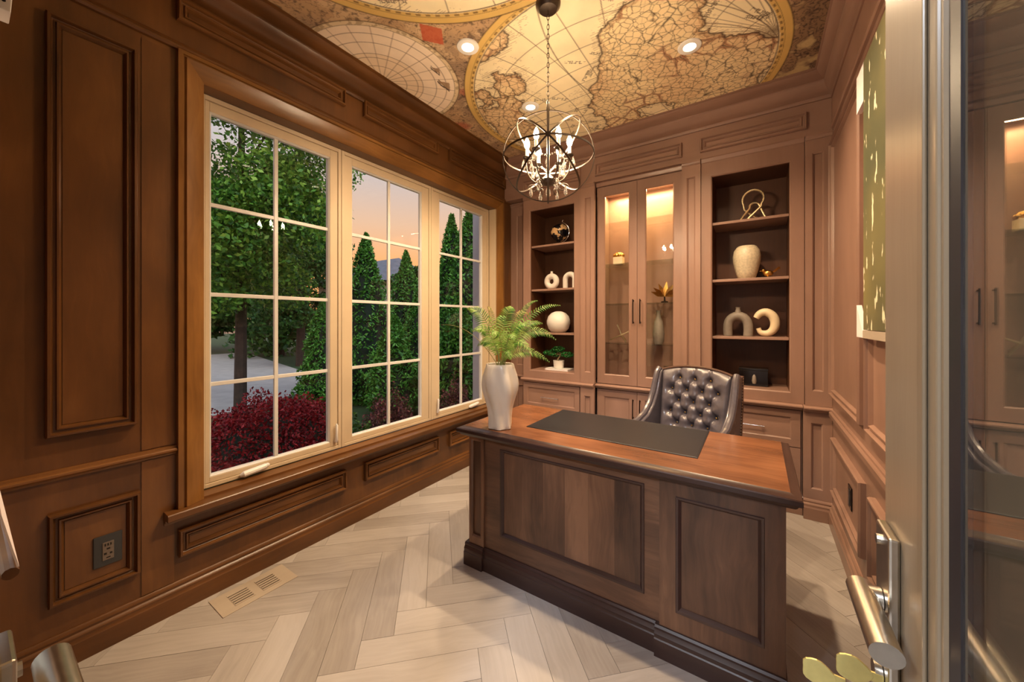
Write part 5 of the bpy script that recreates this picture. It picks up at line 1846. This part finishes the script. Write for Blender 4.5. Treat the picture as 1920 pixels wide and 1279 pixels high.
def tree(name, base, height, crown_r, crown_z0, nclump, per, leaf, mat, lab, seed, trunk_r=0.13, group=None, clump_r=(0.45, 0.95)):
    rs = np.random.RandomState(seed)
    t = empty(name, base)
    tag(t, lab, 'tree', group)
    bx, by, bz = base
    MB().tube([(bx, by, bz), (bx + 0.05, by, bz + height * 0.25), (bx - 0.05, by + 0.05, bz + height * 0.5), (bx, by, bz + height * 0.85)], [trunk_r * 1.25, trunk_r, trunk_r * 0.75, trunk_r * 0.25], 10).build('trunk', M['bark'], t, smooth=True)
    cs, rr = [], []
    zc = (bz + height + crown_z0) / 2
    hz = (bz + height - crown_z0) / 2
    for k in range(nclump):
        d = rs.normal(size=3)
        d /= np.linalg.norm(d)
        q = rs.uniform(0.35, 1.0) ** 0.5
        cs.append((bx + d[0] * crown_r * q, by + d[1] * crown_r * q, zc + d[2] * hz * q))
        rr.append(rs.uniform(*clump_r))
    for k in range(0, nclump, 3):
        c = cs[k]
        z_ = max(bz + height * 0.25, min(c[2] - 0.6, bz + height * 0.8))
        MB().tube([(bx, by, z_ - 0.3), ((bx + c[0]) / 2, (by + c[1]) / 2, (z_ + c[2]) / 2 + 0.1), c], [trunk_r * 0.35, trunk_r * 0.2, 0.012], 6).build('branch', M['bark'], t, smooth=True)
    leaves_mesh('foliage', clumps(rs, cs, rr, per), leaf, mat, t, rs)
    return t


def cedar(base, height, r, seed, lab, n=9000):
    rs = np.random.RandomState(seed)
    t = empty('cedar', base)
    tag(t, lab, 'cedar', 'upright cedars outside the window')
    bx, by, bz = base

    def rad(h):
        return r * np.clip(0.25 + 1.0 * np.minimum(h * 5, 1), 0, 1) * (1 - np.clip((h - 0.15) / 0.85, 0, 1) ** 1.7) + 0.02
    h = rs.uniform(0, 1, n) ** 1.15
    a = rs.uniform(0, 2 * PI, n)
    lump = 1 + 0.16 * np.sin(a * 3 + h * 9 + seed) + 0.12 * np.sin(a * 7 - h * 23 + seed * 2)
    R = rad(h) * lump * rs.uniform(0.80, 1.06, n)
    C = np.stack([bx + R * np.cos(a), by + R * np.sin(a), bz + h * height], axis=1)
    leaves_mesh('foliage', C, 0.040, M['cedar'], t, rs, up=0.5, aspect=0.4)
    MB().lathe([(float(rad(k / 12)) * 0.80, k / 12 * height * 0.97 + 0.05) for k in range(13)], 14, base).build('dark_core', M['cedarcore'], t, smooth=True)  # added solid core keeps light from passing through the leaves
    MB().tube([(bx, by, bz), (bx, by, bz + 0.3)], 0.06, 8).build('trunk', M['bark'], t)
    return t


def bush(name, base, rx, ry, h, n, leaf, mat, lab, seed, core=True):
    rs = np.random.RandomState(seed)
    t = empty(name, base)
    tag(t, lab, 'shrub')
    d = rs.normal(size=(n, 3))
    d[:, 2] = np.abs(d[:, 2])
    d /= np.linalg.norm(d, axis=1)[:, None]
    lump = 1 + 0.10 * np.sin(d[:, 0] * 9 + seed) + 0.10 * np.cos(d[:, 1] * 11)
    q = rs.uniform(0.78, 1.05, size=n) * lump
    C = np.stack([base[0] + d[:, 0] * rx * q, base[1] + d[:, 1] * ry * q, base[2] + 0.05 + d[:, 2] * h * q], axis=1)
    leaves_mesh('foliage', C, leaf, mat, t, rs)
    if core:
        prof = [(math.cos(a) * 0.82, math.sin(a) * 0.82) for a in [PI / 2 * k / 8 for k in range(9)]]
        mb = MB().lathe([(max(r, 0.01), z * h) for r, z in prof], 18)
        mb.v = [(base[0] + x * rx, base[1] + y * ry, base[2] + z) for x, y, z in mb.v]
        mb.build('dark_core', M['cedarcore'], t, smooth=True)
    return t


gr_ = MB().box(-60, XLO - 0.02, -30, 60, GZ - 0.1, GZ).build('ground_lawn', M['grass'])
tag(gr_, 'dark green lawn outside the window', 'lawn', kind='structure')
dw = MB().prism([(-24, -6), (-8.6, -6), (-8.6, 3.0), (-9.3, 4.4), (-10.5, 6.2), (-24, 9.0)], 'Z', GZ, GZ + 0.012).build('driveway', M['asphalt'])
tag(dw, 'pale grey driveway beyond the lawn tree', 'driveway', kind='structure')

tree('shade_tree', (-8.1, 2.95, GZ), 8.6, 1.55, 1.5, 52, 1000, 0.046, M['leafg'], 'leafy green shade tree with its trunk in front of the driveway', 3, 0.085)
tree('far_tree', (-20.5, 9.2, GZ), 9.5, 2.7, 0.1, 60, 420, 0.14, M['leafd'], 'dark dense tree across the driveway, behind the lawn tree trunk', 12, 0.2, None, (0.9, 1.7))
tree('far_tree', (-16.5, 14.5, GZ), 5.0, 1.0, 1.6, 18, 260, 0.085, M['leafd'], 'thin young tree behind the cedars under the sunset', 23, 0.09, None, (0.35, 0.8))
tree('far_tree', (-15.2, 7.6, GZ), 8.2, 1.7, 0.1, 40, 520, 0.08, M['leafd'], 'dark tree rising behind the nearest cedars', 31, 0.14, None, (0.5, 0.95))

tree('far_tree', (-26.5, 7.0, GZ), 9.0, 2.8, 0.0, 60, 420, 0.15, M['leafd'], 'dense tree at the far end of the driveway', 17, 0.2, None, (0.9, 1.7))

cedar((-7.05, 4.90, GZ), 3.70, 0.62, 1, 'tall pointed cedar in the middle window just right of the mullion')
cedar((-8.30, 5.90, GZ), 3.30, 0.46, 2, 'cedar tucked behind the tall pointed one in the middle window')
cedar((-7.30, 6.20, GZ), 3.55, 0.58, 3, 'pointed cedar below the neighbour roof in the middle window')
cedar((-6.35, 6.85, GZ), 3.20, 0.60, 4, 'cedar at the right edge of the middle window')
cedar((-5.25, 5.65, GZ), 4.00, 0.52, 5, 'tall cedar on the sky side of the casement by the cabinets')
cedar((-4.20, 5.00, GZ), 3.85, 0.58, 6, 'broad dark cedar nearest the casement by the cabinets')
cedar((-7.40, 4.20, GZ), 2.30, 0.46, 7, 'short cedar behind the red maple in the wide window')
cedar((-6.15, 5.62, GZ), 2.60, 0.46, 8, 'low cedar filling the hedge row in the middle window')
cedar((-5.55, 4.45, GZ), 1.90, 0.46, 9, 'lowest cedar in front of the hedge row')
cedar((-3.70, 4.12, GZ), 2.20, 0.38, 10, 'small cedar behind the barberry by the cabinets')

bush('red_maple', (-4.80, 2.05, GZ), 0.85, 0.95, 0.80, 20000, 0.020, M['redleaf'], 'dome shaped crimson leaved maple shrub under the wide window', 5)
bush('dark_shrub', (-3.30, 1.15, GZ), 0.5, 0.65, 0.60, 8000, 0.018, M['redleaf'], 'low dark red shrub right against the wide window', 6)
bush('barberry', (-3.45, 2.72, GZ), 0.40, 0.28, 0.86, 12000, 0.016, M['barberry'], 'purple brown barberry shrub below the middle window', 7)
bush('barberry', (-3.10, 3.42, GZ), 0.24, 0.30, 0.90, 9000, 0.016, M['barberry'], 'purple brown barberry shrub below the casement by the cabinets', 9)
bush('green_shrub', (-3.15, 2.12, GZ), 0.30, 0.20, 0.72, 6000, 0.018, M['shrub'], 'small green shrub between the red maple and the barberry', 10)

# neighbour house
hs = empty('house', (-27.0, 20.5, GZ))
tag(hs, 'grey roofed neighbour house beyond the cedars', 'house')
MB().box(-31, -23, 17.0, 24.0, GZ, 4.4).build('wall', M['stucco'], hs)
MB().add([(-31.5, 16.4, 4.3), (-22.5, 16.4, 4.3), (-22.5, 24.6, 4.3), (-31.5, 24.6, 4.3), (-29.0, 20.5, 6.6), (-25.0, 20.5, 6.6)], [(3, 2, 1, 0), (0, 1, 5, 4), (1, 2, 5), (2, 3, 4, 5), (3, 0, 4)]).build('roof', M['roof'], hs)
for (y0, y1) in ((18.2, 19.6), (21.2, 22.6)):
    wv = MB().box(-22.995, -22.93, y0, y1, 1.6, 3.2).build('window', M['vinylw'], hs)
    MB().box(-22.929, -22.92, y0 + 0.1, y1 - 0.1, 1.7, 3.1).build('pane', M['black'], wv)
# pale porch post just outside the casement
pp = empty('porch_post', (-2.66, 3.42, GZ))
tag(pp, 'pale painted porch post outside the casement by the cabinets', 'post')
MB().box(-2.76, -2.56, 3.32, 3.52, GZ, 3.1).build('shaft', M['postw'], pp, bevel=0.01)
MB().box(-2.79, -2.53, 3.29, 3.55, GZ, GZ + 0.25).build('base', M['postw'], pp, bevel=0.01)
